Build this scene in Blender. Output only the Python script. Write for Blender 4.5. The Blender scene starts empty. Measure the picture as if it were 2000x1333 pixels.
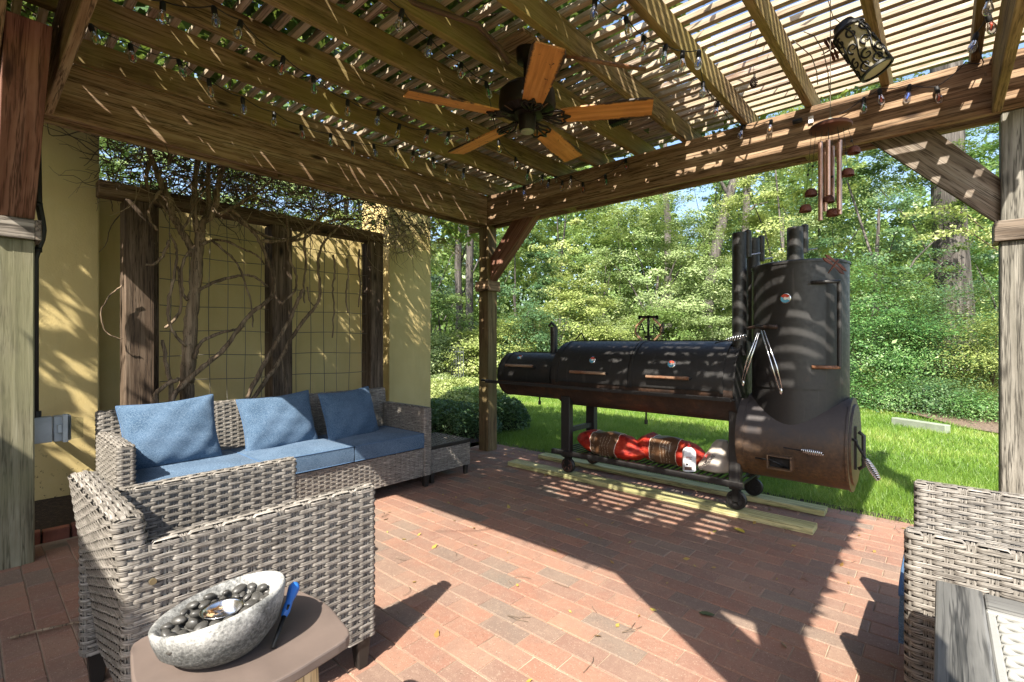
import bpy, bmesh, math, random
import numpy as np
from mathutils import Vector, Matrix, Euler
from math import sin, cos, pi, radians, sqrt, atan2
random.seed(7)
scene = bpy.context.scene
COL = scene.collection
# ---------------------------------------------------------------- camera, world, sun, exposure
TH = radians(41.57)
cam = bpy.data.objects.new('camera', bpy.data.cameras.new('camera'))
COL.objects.link(cam); scene.camera = cam
cam.location = (0, 0, 1.2); cam.rotation_euler = (pi/2, 0, TH)
cam.data.sensor_width = 36.0; cam.data.lens = 947/2000*36
cam.data.clip_start = 0.03; cam.data.clip_end = 500
SUN = Vector((-0.35, 0.88, -1.0)).normalized()
world = bpy.data.worlds.new('World'); scene.world = world; world.use_nodes = True
wn = world.node_tree.nodes; wl = world.node_tree.links
sky = wn.new('ShaderNodeTexSky'); sky.sky_type = 'NISHITA'; sky.sun_disc = False
sky.sun_elevation = radians(46.6); sky.sun_rotation = atan2(0.35, -0.88)
sky.dust_density = 2.0; sky.air_density = 1.0
wn['Background'].inputs['Strength'].default_value = 0.125
wl.new(sky.outputs[0], wn['Background'].inputs['Color'])
sl = bpy.data.lights.new('sun', 'SUN'); sl.energy = 5.0; sl.angle = radians(0.42); sl.color = (1.0, 0.93, 0.82)
so = bpy.data.objects.new('sun', sl); COL.objects.link(so)
so.rotation_euler = SUN.to_track_quat('-Z', 'Y').to_euler(); so.location = (2, -4, 8)
vs = scene.view_settings; vs.view_transform = 'Standard'; vs.look = 'None'; vs.exposure = 1.5; vs.gamma = 1.0
vs.use_curve_mapping = False
scene.render.engine = 'CYCLES'
scene.cycles.max_bounces = 8; scene.cycles.diffuse_bounces = 5; scene.cycles.transparent_max_bounces = 12
scene.cycles.transmission_bounces = 6; scene.cycles.use_denoising = True
scene.cycles.caustics_reflective = False; scene.cycles.caustics_refractive = False
scene.cycles.sample_clamp_indirect = 6.0

# ---------------------------------------------------------------- measuring helpers (photo point + known plane -> place)
F, CS, SN = 947.0, cos(TH), sin(TH)
def _dir(px):
    a = (px-1000)/F
    return a*CS-SN, a*SN+CS
def onX(px, py, X):
    dx, dy = _dir(px); t = X/dx
    return Vector((X, t*dy, 1.2-(py-666)/F*t))
def onY(px, py, Y):
    dx, dy = _dir(px); t = Y/dy
    return Vector((t*dx, Y, 1.2-(py-666)/F*t))
def onZ(px, py, z=0.0):
    dx, dy = _dir(px); t = F*(1.2-z)/(py-666)
    return Vector((t*dx, t*dy, z))
def atF(px, py, f):
    dx, dy = _dir(px)
    return Vector((f*dx, f*dy, 1.2-(py-666)/F*f))
def fdist(x, y): return -x*SN+y*CS

# ---------------------------------------------------------------- object helpers
def link(o, parent=None):
    COL.objects.link(o)
    if parent is not None: o.parent = parent
    return o
def tag(o, label=None, cat=None, group=None, kind=None):
    if label: o['label'] = label
    if cat: o['category'] = cat
    if group: o['group'] = group
    if kind: o['kind'] = kind
    return o
def thing(name, label, cat, loc=(0, 0, 0), rz=0.0, group=None):
    o = bpy.data.objects.new(name, None); o.empty_display_size = 0.05
    o.location = loc; o.rotation_euler = (0, 0, rz)
    COL.objects.link(o); return tag(o, label, cat, group)
def copy_tree(o, parent=None):
    c = o.copy(); COL.objects.link(c)
    if parent is not None: c.parent = parent
    for ch in list(o.children): copy_tree(ch, c)
    return c

class MB:
    def __init__(s): s.v = []; s.f = []; s.m = []; s.mi = 0
    def quad(s, *idx): s.f.append(tuple(idx)); s.m.append(s.mi)
    def pts(s, ps):
        n = len(s.v); s.v.extend([tuple(p) for p in ps]); return n
    def box(s, a, b):
        x0, y0, z0 = a; x1, y1, z1 = b
        if x0 > x1: x0, x1 = x1, x0
        if y0 > y1: y0, y1 = y1, y0
        if z0 > z1: z0, z1 = z1, z0
        s.hexa([(x0,y0,z0),(x1,y0,z0),(x1,y1,z0),(x0,y1,z0),(x0,y0,z1),(x1,y0,z1),(x1,y1,z1),(x0,y1,z1)]); return s
    def hexa(s, p):
        n = s.pts(p)
        for q in ((3,2,1,0),(4,5,6,7),(0,1,5,4),(1,2,6,5),(2,3,7,6),(3,0,4,7)): s.quad(*[n+i for i in q])
        return s
    def beam(s, a, b, w, h, up=(0,0,1)):
        a = Vector(a); b = Vector(b); d = (b-a).normalized(); u = Vector(up)
        r = d.cross(u)
        if r.length < 1e-5: r = d.cross(Vector((1,0,0)))
        r.normalize(); u = r.cross(d).normalized()
        P = []
        for q in (a, b):
            for (i, j) in ((-1,-1),(1,-1),(1,1),(-1,1)): P.append(q+r*(i*w/2)+u*(j*h/2))
        s.hexa([P[0],P[1],P[2],P[3],P[4],P[5],P[6],P[7]]); return s
    def tube(s, pts, rad, n=8, cap=True, closed=False):
        pts = [Vector(p) for p in pts]; m = len(pts)
        if not hasattr(rad, '__len__'): rad = [rad]*m
        prev = None; rings = []
        for i, p in enumerate(pts):
            if closed: d = (pts[(i+1) % m]-pts[i-1])
            else: d = pts[min(i+1, m-1)]-pts[max(i-1, 0)]
            if d.length < 1e-9: d = Vector((0,0,1))
            d.normalize()
            if prev is None:
                r = d.cross(Vector((0,0,1)))
                if r.length < 1e-3: r = d.cross(Vector((1,0,0)))
            else: r = prev-d*prev.dot(d)
            r.normalize(); prev = r; u = d.cross(r)
            rings.append(s.pts([p+(r*cos(2*pi*k/n)+u*sin(2*pi*k/n))*rad[i] for k in range(n)]))
        for i in range(m if closed else m-1):
            a, b = rings[i], rings[(i+1) % m]
            for k in range(n): s.quad(a+k, a+(k+1) % n, b+(k+1) % n, b+k)
        if cap and not closed:
            s.f.append(tuple(rings[0]+k for k in reversed(range(n)))); s.m.append(s.mi)
            s.f.append(tuple(rings[-1]+k for k in range(n))); s.m.append(s.mi)
        return s
    def lathe(s, prof, n=24, c=(0,0,0), axis='z', cap=True):
        c = Vector(c); rings = []
        for (r, h) in prof:
            ps = []
            for k in range(n):
                a = 2*pi*k/n
                if axis == 'z': q = Vector((r*cos(a), r*sin(a), h))
                elif axis == 'x': q = Vector((h, r*cos(a), r*sin(a)))
                else: q = Vector((r*sin(a), h, r*cos(a)))
                ps.append(c+q)
            rings.append(s.pts(ps))
        for i in range(len(rings)-1):
            a, b = rings[i], rings[i+1]
            for k in range(n): s.quad(a+k, a+(k+1) % n, b+(k+1) % n, b+k)
        if cap:
            if prof[0][0] > 1e-6: s.f.append(tuple(rings[0]+k for k in reversed(range(n)))); s.m.append(s.mi)
            if prof[-1][0] > 1e-6: s.f.append(tuple(rings[-1]+k for k in range(n))); s.m.append(s.mi)
        return s
    def ball(s, c, r, n=8, m=6, sc=(1,1,1), rot=None):
        c = Vector(c); rings = []
        for i in range(m+1):
            t = pi*i/m
            ps = []
            for k in range(n):
                a = 2*pi*k/n
                q = Vector((max(sin(t), .01)*cos(a)*sc[0], max(sin(t), .01)*sin(a)*sc[1], cos(t)*sc[2]))*r
                if rot is not None: q = rot @ q
                ps.append(c+q)
            rings.append(s.pts(ps))
        for i in range(m):
            a, b = rings[i], rings[i+1]
            for k in range(n): s.quad(a+k, b+k, b+(k+1) % n, a+(k+1) % n)
        return s
    def prism(s, poly, z0, z1):
        n = len(poly); a = s.pts([(x, y, z0) for x, y in poly]); b = s.pts([(x, y, z1) for x, y in poly])
        s.f.append(tuple(a+i for i in reversed(range(n)))); s.m.append(s.mi)
        s.f.append(tuple(b+i for i in range(n))); s.m.append(s.mi)
        for i in range(n): s.quad(a+i, a+(i+1) % n, b+(i+1) % n, b+i)
        return s
    def mesh(s, name, mats, smooth=False, auto=None):
        me = bpy.data.meshes.new(name); me.from_pydata(s.v, [], s.f)
        if not isinstance(mats, (list, tuple)): mats = [mats]
        for m in mats: me.materials.append(m)
        if len(mats) > 1: me.polygons.foreach_set('material_index', s.m)
        if smooth: me.polygons.foreach_set('use_smooth', [True]*len(me.polygons))
        if auto is not None:
            me.polygons.foreach_set('use_smooth', [True]*len(me.polygons))
            me.set_sharp_from_angle(angle=radians(auto))
        me.update(); return me
    def build(s, name, mats, parent=None, smooth=False, bevel=0, seg=1, auto=None, kind=None, label=None):
        o = bpy.data.objects.new(name, s.mesh(name, mats, smooth, auto)); link(o, parent)
        if bevel:
            md = o.modifiers.new('bevel', 'BEVEL'); md.width = bevel; md.segments = seg; md.limit_method = 'ANGLE'
        if kind: o['kind'] = kind
        if label: o['label'] = label
        return o
def np_mesh(name, verts, nv, mat, smooth=False):
    """verts: (N*nv,3) numpy, faces of nv corners each"""
    me = bpy.data.meshes.new(name); N = len(verts)//nv
    me.vertices.add(len(verts)); me.vertices.foreach_set('co', verts.astype(np.float32).ravel())
    me.loops.add(len(verts)); me.loops.foreach_set('vertex_index', np.arange(len(verts), dtype=np.int32))
    me.polygons.add(N); me.polygons.foreach_set('loop_start', np.arange(0, N*nv, nv, dtype=np.int32))
    me.polygons.foreach_set('loop_total', np.full(N, nv, dtype=np.int32))
    me.update(calc_edges=True); me.materials.append(mat); return me

# ---------------------------------------------------------------- materials
def new_mat(name):
    m = bpy.data.materials.new(name); m.use_nodes = True
    nt = m.node_tree; nt.nodes.clear()
    out = nt.nodes.new('ShaderNodeOutputMaterial'); b = nt.nodes.new('ShaderNodeBsdfPrincipled')
    nt.links.new(b.outputs[0], out.inputs[0]); return m, nt, b, out
def nd(nt, t, **kw):
    n = nt.nodes.new(t)
    for k, v in kw.items():
        if k in n.inputs: n.inputs[k].default_value = v
        else: setattr(n, k, v)
    return n
def ramp(nt, fac, stops):
    r = nt.nodes.new('ShaderNodeValToRGB'); e = r.color_ramp.elements
    while len(e) < len(stops): e.new(0.5)
    for i, (p, c) in enumerate(stops):
        e[i].position = p; e[i].color = (*c, 1) if len(c) == 3 else c
    nt.links.new(fac, r.inputs[0]); return r.outputs[0]
def coords(nt, scale=(1,1,1), kind='Object', rnd=True):
    tc = nt.nodes.new('ShaderNodeTexCoord'); mp = nt.nodes.new('ShaderNodeMapping')
    mp.inputs['Scale'].default_value = scale; nt.links.new(tc.outputs[kind], mp.inputs[0])
    if rnd:
        oi = nt.nodes.new('ShaderNodeObjectInfo'); m = nd(nt, 'ShaderNodeMath', operation='MULTIPLY'); m.inputs[1].default_value = 37.0
        nt.links.new(oi.outputs['Random'], m.inputs[0]); nt.links.new(m.outputs[0], mp.inputs['Location'])
    return mp.outputs[0]
def noise(nt, vec, scale=5, detail=4, rough=.6, dist=0):
    n = nd(nt, 'ShaderNodeTexNoise', Scale=scale, Detail=detail, Roughness=rough, Distortion=dist)
    nt.links.new(vec, n.inputs['Vector']); return n.outputs[0]
def mix(nt, fac, a, b, mode='MIX'):
    m = nt.nodes.new('ShaderNodeMix'); m.data_type = 'RGBA'; m.blend_type = mode
    for sock, val in ((m.inputs[0], fac), (m.inputs[6], a), (m.inputs[7], b)):
        if hasattr(val, 'links'): nt.links.new(val, sock)
        elif isinstance(val, (int, float)): sock.default_value = val
        else: sock.default_value = (*val, 1)
    return m.outputs[2]
def bump(nt, b, h, strength=.3, dist=.01):
    n = nd(nt, 'ShaderNodeBump', Strength=strength, Distance=dist)
    nt.links.new(h, n.inputs['Height']); nt.links.new(n.outputs[0], b.inputs['Normal'])
def simple(name, col, rough=.5, metal=0.0, var=.15, vs_=8, bmp=0.0, bs=60, coat=0):
    m, nt, b, out = new_mat(name); v = coords(nt)
    n = noise(nt, v, vs_, 5); d = tuple(c*(1-var*1.6) for c in col); l = tuple(min(1, c*(1+var)) for c in col)
    nt.links.new(ramp(nt, n, [(.3, d), (.7, l)]), b.inputs['Base Color'])
    b.inputs['Roughness'].default_value = rough; b.inputs['Metallic'].default_value = metal
    if coat: b.inputs['Coat Weight'].default_value = coat
    if bmp: bump(nt, b, noise(nt, v, bs, 4), bmp, .004)
    return m
def wood(name, cols, axis, grain=1.0, rough=.8, moss=None, knots=True, bstr=.5):
    """long-grain timber, grain along axis 0/1/2"""
    m, nt, b, out = new_mat(name)
    sc = [26*grain]*3; sc[axis] = 1.1*grain
    v = coords(nt, tuple(sc)); n1 = noise(nt, v, 1.0, 6, .62, .6)
    sc2 = [7.0]*3; sc2[axis] = 1.1; v2 = coords(nt, tuple(sc2)); n2 = noise(nt, v2, 1.0, 5, .65, 1.2)
    c1 = ramp(nt, n1, [(.37, cols[0]), (.50, cols[1]), (.64, cols[2])])
    c2 = ramp(nt, n2, [(.36, tuple(c*.5 for c in cols[0])), (.50, cols[1]), (.66, cols[2])])
    c = mix(nt, .42, c1, c2)
    sc4 = [120*grain]*3; sc4[axis] = 5*grain; n4 = noise(nt, coords(nt, tuple(sc4)), 1.0, 3, .6, .3)
    c = mix(nt, ramp(nt, n4, [(.36,(.75,.75,.75)),(.46,(0,0,0))]), c, tuple(x*.5 for x in cols[0]))
    sc5 = [17*grain]*3; sc5[axis] = .55*grain; n5 = noise(nt, coords(nt, tuple(sc5)), 1.0, 5, .7, .4)
    c = mix(nt, ramp(nt, n5, [(.478,(0,0,0)),(.497,(.85,.85,.85)),(.516,(0,0,0))]), c, tuple(x*.30 for x in cols[0]))
    if moss:
        v3 = coords(nt, (1.3, 1.3, 1.3)); n3 = noise(nt, v3, 1.3, 4, .6)
        mk = ramp(nt, n3, [(.38, (0,0,0)), (.62, (1,1,1))]); c = mix(nt, mk, c, mix(nt, .7, c, moss))
    if knots:
        ks = [5.5]*3; ks[axis] = 1.9
        vo = nd(nt, 'ShaderNodeTexVoronoi', Scale=1.0); nt.links.new(coords(nt, tuple(ks)), vo.inputs['Vector'])
        k = ramp(nt, vo.outputs['Distance'], [(.05, (1,1,1)), (.13, (0,0,0))]); c = mix(nt, k, c, tuple(x*.35 for x in cols[0]))
    nt.links.new(c, b.inputs['Base Color']); b.inputs['Roughness'].default_value = rough
    b.inputs['Specular IOR Level'].default_value = .25
    bump(nt, b, n1, bstr, .004); return m
M = {}
CED = [(.055,.024,.011),(.15,.072,.034),(.27,.155,.085)]
OLV = [(.10,.062,.028),(.27,.185,.09),(.44,.34,.19)]
for i, ax in enumerate('xyz'):
    M['beam_'+ax] = wood('beam_wood_'+ax, [(.12,.068,.037),(.32,.205,.12),(.48,.36,.24)], i, knots=True)
    M['joist_'+ax] = wood('joist_wood_'+ax, OLV, i, moss=(.30,.24,.07))
    M['slat_'+ax] = wood('slat_wood_'+ax, [(.19,.12,.08),(.42,.33,.25),(.70,.62,.54)], i, moss=(.36,.31,.20), knots=False)
M['red_x'] = wood('red_cedar_brace', [(.13,.055,.035),(.22,.105,.07),(.34,.19,.14)], 0, grain=.6)
M['red_z'] = wood('red_cedar_wood', [(.13,.05,.032),(.22,.095,.065),(.34,.175,.13)], 2, grain=.5)
M['post_grey'] = wood('weathered_post_wood', [(.06,.052,.034),(.20,.18,.12),(.36,.34,.25)], 2, grain=.8, moss=(.20,.195,.11), bstr=1.0)
M['post_brown'] = wood('brown_post_wood', [(.06,.035,.018),(.16,.10,.05),(.27,.20,.10)], 2, moss=(.16,.13,.055))
M['trellis_z'] = wood('trellis_post_wood', [(.035,.022,.014),(.11,.075,.05),(.22,.165,.12)], 2)
M['trellis_y'] = wood('trellis_bar_wood', [(.05,.03,.018),(.14,.09,.055),(.26,.19,.13)], 1)
M['lumber'] = wood('treated_lumber', [(.27,.27,.11),(.47,.44,.21),(.63,.57,.32)], 0, grain=.8, rough=.7)
M['oak'] = wood('pale_leg_wood', [(.36,.24,.11),(.58,.42,.22),(.70,.55,.33)], 2, knots=False)
M['greytable'] = wood('grey_resin_wood', [(.05,.05,.047),(.115,.113,.105),(.18,.178,.165)], 1, grain=.6, rough=.5, knots=False)

def brick_mat():
    m, nt, b, out = new_mat('clay_paver')
    oi = nt.nodes.new('ShaderNodeObjectInfo'); ge = nt.nodes.new('ShaderNodeNewGeometry')
    ad = nd(nt, 'ShaderNodeMath', operation='ADD'); nt.links.new(oi.outputs['Random'], ad.inputs[0]); nt.links.new(ge.outputs['Random Per Island'], ad.inputs[1])
    fr = nd(nt, 'ShaderNodeMath', operation='FRACT'); nt.links.new(ad.outputs[0], fr.inputs[0])
    base = ramp(nt, fr.outputs[0], [(0, (.235,.12,.083)), (.25, (.275,.142,.096)), (.55, (.22,.118,.086)), (.75, (.19,.12,.092)), (.90, (.16,.13,.105)), (1, (.295,.16,.108))])
    tc = nt.nodes.new('ShaderNodeTexCoord'); v = coords(nt, (1,1,1), 'Object')
    blot = noise(nt, v, 9, 4, .6); c = mix(nt, ramp(nt, blot, [(.42,(0,0,0)),(.68,(.55,.55,.55))]), base, (.19,.125,.095))
    # worn traffic stains on the patio, in ground coordinates
    gp = nt.nodes.new('ShaderNodeMapping'); nt.links.new(ge.outputs['Position'], gp.inputs[0])
    st = noise(nt, gp.outputs[0], 1.1, 4, .6); c = mix(nt, ramp(nt, st, [(.52,(0,0,0)),(.72,(.5,.5,.5))]), c, (.14,.10,.08))
    du = noise(nt, gp.outputs[0], 2.3, 6, .68, .5); c = mix(nt, ramp(nt, du, [(.42,(0,0,0)),(.68,(.38,.38,.38))]), c, (.29,.205,.15))
    du2 = noise(nt, gp.outputs[0], 38, 5, .75); c = mix(nt, ramp(nt, du2, [(.52,(0,0,0)),(.66,(.35,.35,.35))]), c, (.33,.24,.175))
    sp = noise(nt, v, 240, 2, .5); c = mix(nt, ramp(nt, sp, [(.64,(0,0,0)),(.72,(.7,.7,.7))]), c, (.50,.40,.31))
    sp2 = noise(nt, v, 130, 3, .6); c = mix(nt, ramp(nt, sp2, [(.30,(.6,.6,.6)),(.38,(0,0,0))]), c, (.07,.04,.03))
    nt.links.new(c, b.inputs['Base Color']); b.inputs['Roughness'].default_value = .85; b.inputs['Specular IOR Level'].default_value = .3
    bump(nt, b, sp2, .35, .002); return m
M['brick'] = brick_mat()
M['edging'] = simple('edging_clay', (.24,.085,.055), .8, var=.3, bmp=.3)
M['sand'] = simple('joint_sand', (.33,.25,.18), .95, var=.4, vs_=3, bmp=.5)
def soil_mat(name, c0, c1, c2, sc=30):
    m, nt, b, out = new_mat(name); v = coords(nt); n = noise(nt, v, sc, 8, .75); n2 = noise(nt, v, 1.2, 4)
    c = ramp(nt, n, [(.35,c0),(.52,c1),(.7,c2)]); c = mix(nt, ramp(nt, n2, [(.4,(0,0,0)),(.6,(.6,.6,.6))]), c, c1)
    nt.links.new(c, b.inputs['Base Color']); b.inputs['Roughness'].default_value = .95
    bump(nt, b, n, .9, .03); return m
M['soil'] = soil_mat('dark_soil', (.008,.005,.003), (.03,.018,.011), (.12,.08,.05))
M['mulch'] = soil_mat('pine_straw_mulch', (.05,.035,.02), (.17,.12,.08), (.36,.27,.20), 26)
M['lawn'] = soil_mat('lawn_base', (.05,.08,.02), (.12,.18,.04), (.28,.31,.11), 22)
def stucco():
    m, nt, b, out = new_mat('yellow_stucco'); v = coords(nt, kind='Object', rnd=False)
    n = noise(nt, v, 1.4, 5, .6); c = ramp(nt, n, [(.3,(.56,.43,.185)),(.7,(.66,.53,.25))])
    n2 = noise(nt, v, 26, 5, .7)
    n6 = noise(nt, coords(nt, (5,5,.8), rnd=False), 1, 5, .65); c = mix(nt, ramp(nt, n6, [(.50,(0,0,0)),(.72,(.5,.5,.5))]), c, (.48,.38,.17))
    n7 = noise(nt, v, 7, 6, .7); c = mix(nt, ramp(nt, n7, [(.55,(0,0,0)),(.75,(.35,.35,.35))]), c, (.62,.52,.28))
    sx = nt.nodes.new('ShaderNodeSeparateXYZ'); nt.links.new(v, sx.inputs[0])
    low = nd(nt, 'ShaderNodeMapRange'); low.inputs['From Min'].default_value = .5; low.inputs['From Max'].default_value = 0.02; nt.links.new(sx.outputs[2], low.inputs[0])
    spl = ramp(nt, n2, [(.60,(0,0,0)),(.63,(1,1,1))]); mm = mix(nt, 1.0, spl, low.outputs[0], 'MULTIPLY')
    c = mix(nt, mm, c, (.05,.035,.02))
    nt.links.new(c, b.inputs['Base Color']); b.inputs['Roughness'].default_value = .92; b.inputs['Specular IOR Level'].default_value = .2
    bump(nt, b, mix(nt, .5, noise(nt, v, 80, 4, .6), noise(nt, v, 9, 4, .6)), .55, .006); return m
M['stucco'] = stucco()
def wicker(name, cols):
    m, nt, b, out = new_mat(name)
    at = nt.nodes.new('ShaderNodeAttribute'); at.attribute_name = 'strand'
    sep = nt.nodes.new('ShaderNodeSeparateXYZ'); nt.links.new(at.outputs['Vector'], sep.inputs[0])
    # x: metres along the strand, y: row number, z: across the strand (0..1)
    cb = nt.nodes.new('ShaderNodeCombineXYZ')
    for i, k in enumerate((14.0, 7.3, 5.0)):
        mu = nd(nt, 'ShaderNodeMath', operation='MULTIPLY'); mu.inputs[1].default_value = k
        nt.links.new(sep.outputs[i], mu.inputs[0]); nt.links.new(mu.outputs[0], cb.inputs[i])
    n = noise(nt, cb.outputs[0], 1.0, 3, .6)
    nt.links.new(ramp(nt, n, [(.33,cols[0]),(.5,cols[1]),(.66,cols[2])]), b.inputs['Base Color'])
    w = nd(nt, 'ShaderNodeMath', operation='MULTIPLY'); w.inputs[1].default_value = 31.4; nt.links.new(sep.outputs[2], w.inputs[0])
    sn = nd(nt, 'ShaderNodeMath', operation='SINE'); nt.links.new(w.outputs[0], sn.inputs[0])
    bump(nt, b, sn.outputs[0], .35, .0008)
    b.inputs['Roughness'].default_value = .55; b.inputs['Specular IOR Level'].default_value = .35; return m
M['wicker'] = wicker('grey_wicker', [(.060,.053,.046),(.185,.168,.146),(.39,.362,.322)])
M['core'] = simple('dark_frame_core', (.025,.022,.02), .8)
M['legblack'] = simple('black_leg', (.018,.015,.013), .5, bmp=.1)
def fabric():
    m, nt, b, out = new_mat('blue_fabric'); v = coords(nt, (1,1,1))
    wv = noise(nt, coords(nt, (900,90,900)), 1, 2, .5); wh = noise(nt, coords(nt, (90,900,400)), 1, 2, .5)
    k = mix(nt, .5, wv, wh); big = noise(nt, v, 5, 3)
    c = ramp(nt, k, [(.40,(.022,.048,.092)),(.5,(.050,.095,.158)),(.62,(.165,.23,.31))]); c = mix(nt, ramp(nt, big, [(.4,(0,0,0)),(.7,(.25,.25,.25))]), c, (.17,.25,.36))
    nt.links.new(c, b.inputs['Base Color']); b.inputs['Roughness'].default_value = .95; b.inputs['Specular IOR Level'].default_value = .1
    b.inputs['Sheen Weight'].default_value = .08
    bump(nt, b, k, .3, .002); return m
M['fabric'] = fabric()
M['piping'] = simple('blue_piping', (.06,.12,.22), .9)
def metal(name, base, rust, amt, rough=.5, spec=.5, heat=False):
    m, nt, b, out = new_mat(name); v = coords(nt, rnd=False)
    n = noise(nt, v, 3.5, 7, .7, .3); n2 = noise(nt, v, 45, 4, .7)
    k = ramp(nt, n, [(amt-.06,(1,1,1)),(amt+.10,(0,0,0))])
    r = ramp(nt, n2, [(.3,tuple(c*.35 for c in rust)),(.55,rust),(.8,tuple(min(1,c*1.8) for c in rust))])
    if heat:
        sx = nt.nodes.new('ShaderNodeSeparateXYZ'); nt.links.new(v, sx.inputs[0])
        mr = nd(nt, 'ShaderNodeMapRange'); mr.inputs['From Min'].default_value = .64; mr.inputs['From Max'].default_value = .34
        ad = nd(nt, 'ShaderNodeMath', operation='ADD'); sb = nd(nt, 'ShaderNodeMath', operation='MULTIPLY'); sb.inputs[1].default_value = .5
        nt.links.new(n, sb.inputs[0]); nt.links.new(sb.outputs[0], ad.inputs[0]); ad.inputs[1].default_value = -.25
        ad2 = nd(nt, 'ShaderNodeMath', operation='SUBTRACT'); nt.links.new(sx.outputs[2], ad2.inputs[0]); nt.links.new(ad.outputs[0], ad2.inputs[1])
        nt.links.new(ad2.outputs[0], mr.inputs[0]); k = mr.outputs[0]
    c = mix(nt, k, base, r)
    # rain streaks and chalky dust
    st = noise(nt, coords(nt, (26,26,1.2), rnd=False), 1, 4, .6); c = mix(nt, ramp(nt, st, [(.60,(0,0,0)),(.8,(.35,.35,.35))]), c, (.13,.12,.11))
    nt.links.new(c, b.inputs['Base Color']); b.inputs['Specular IOR Level'].default_value = spec
    rr = ramp(nt, n2, [(.3,(rough-.12,)*3),(.8,(rough+.2,)*3)]); nt.links.new(rr, b.inputs['Roughness'])
    bump(nt, b, n2, .12, .002); return m
M['smoker'] = metal('black_smoker_paint', (.014,.013,.0125), (.045,.026,.018), .28, .50, .6)
M['smoker_low'] = metal('rusty_barrel_underside', (.035,.021,.015), (.10,.05,.028), .42, .6)
M['firebox'] = metal('rusty_firebox', (.04,.034,.034), (.15,.082,.034), .4, .50, heat=True)
M['rusthandle'] = metal('rusty_handle', (.30,.21,.14), (.22,.10,.05), .5, .6)
M['blacksteel'] = simple('black_steel', (.012,.012,.012), .45, .3)
M['chrome'] = simple('chrome_steel', (.7,.7,.7), .22, 1.0, var=.05)
M['wheel'] = simple('black_caster', (.012,.011,.011), .5)
M['wheelrust'] = simple('rusty_caster_rim', (.12,.06,.045), .7, .2, .4, 20)
M['wire'] = simple('trellis_wire', (.16,.14,.11), .6, .4)
M['bark'] = wood('vine_bark', [(.065,.045,.028),(.20,.14,.09),(.38,.29,.20)], 2, grain=.7, knots=False, bstr=.8)
M['bark_grey'] = wood('grey_tree_bark', [(.03,.027,.025),(.085,.075,.068),(.18,.16,.145)], 2, grain=.35, knots=False, bstr=1.0)
M['twig'] = simple('twig_bark', (.12,.085,.055), .9, var=.35, vs_=20)
M['cord'] = simple('black_cord', (.01,.01,.01), .6)
def glassm(name, tint=(1,1,1)):
    m, nt, b, out = new_mat(name); nt.nodes.remove(b)
    g = nd(nt, 'ShaderNodeBsdfGlossy'); g.inputs['Roughness'].default_value = .03
    t = nd(nt, 'ShaderNodeBsdfTransparent'); t.inputs[0].default_value = (*tint, 1)
    fr = nd(nt, 'ShaderNodeFresnel', IOR=1.5); mx = nt.nodes.new('ShaderNodeMixShader')
    nt.links.new(fr.outputs[0], mx.inputs[0]); nt.links.new(t.outputs[0], mx.inputs[1]); nt.links.new(g.outputs[0], mx.inputs[2])
    if 'bulb' in name:
        df = nd(nt, 'ShaderNodeBsdfTranslucent'); df.inputs[0].default_value = (.9,.92,.95,1); m2 = nt.nodes.new('ShaderNodeMixShader'); m2.inputs[0].default_value = .22
        nt.links.new(mx.outputs[0], m2.inputs[1]); nt.links.new(df.outputs[0], m2.inputs[2]); nt.links.new(m2.outputs[0], out.inputs[0]); return m
    nt.links.new(mx.outputs[0], out.inputs[0]); return m
M['glass'] = glassm('bulb_glass', (.86,.87,.88))
def leafm(name, cols, tr=.35, rough=.55):
    m, nt, b, out = new_mat(name); ge = nt.nodes.new('ShaderNodeNewGeometry'); oi = nt.nodes.new('ShaderNodeObjectInfo')
    v = nt.nodes.new('ShaderNodeTexCoord'); big = noise(nt, v.outputs['Object'], .9, 3, .6)
    ad = nd(nt, 'ShaderNodeMath', operation='MULTIPLY_ADD'); nt.links.new(ge.outputs['Random Per Island'], ad.inputs[0]); ad.inputs[1].default_value = .6
    sb = nd(nt, 'ShaderNodeMath', operation='MULTIPLY_ADD'); nt.links.new(big, sb.inputs[0]); sb.inputs[1].default_value = 1.6; sb.inputs[2].default_value = -.6
    nt.links.new(sb.outputs[0], ad.inputs[2])
    n = len(cols); c = ramp(nt, ad.outputs[0], [(i/(n-1), cc) for i, cc in enumerate(cols)])
    nt.links.new(c, b.inputs['Base Color']); b.inputs['Roughness'].default_value = .42; b.inputs['Specular IOR Level'].default_value = .5
    t = nt.nodes.new('ShaderNodeBsdfTranslucent'); nt.links.new(mix(nt, .5, c, (.30,.38,.06)), t.inputs[0])
    mx = nt.nodes.new('ShaderNodeMixShader'); mx.inputs[0].default_value = tr
    nt.links.new(b.outputs[0], mx.inputs[1]); nt.links.new(t.outputs[0], mx.inputs[2]); nt.links.new(mx.outputs[0], out.inputs[0]); return m
M['leaf_dark'] = leafm('dark_green_leaves', [(.016,.046,.022),(.045,.105,.044),(.10,.185,.075),(.24,.34,.16)])
M['leaf_mid'] = leafm('mid_green_leaves', [(.05,.10,.028),(.125,.205,.055),(.20,.30,.09),(.38,.46,.20)])
M['leaf_pale'] = leafm('pale_green_leaves', [(.09,.14,.05),(.21,.29,.11),(.34,.43,.19),(.54,.60,.34)])
M['leaf_yellow'] = leafm('yellow_green_leaves', [(.10,.14,.035),(.24,.30,.08),(.38,.44,.15),(.58,.60,.30)])
M['leaf_blue'] = leafm('blue_green_needles', [(.018,.04,.028),(.04,.08,.05),(.08,.13,.075),(.14,.19,.11)])
M['leaf_vine'] = leafm('vine_leaves', [(.02,.05,.010),(.04,.09,.015),(.08,.14,.025),(.16,.20,.05)], .22)
M['grass'] = leafm('grass_blades', [(.07,.15,.018),(.13,.25,.03),(.22,.35,.05),(.40,.44,.13)], .4)
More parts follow.
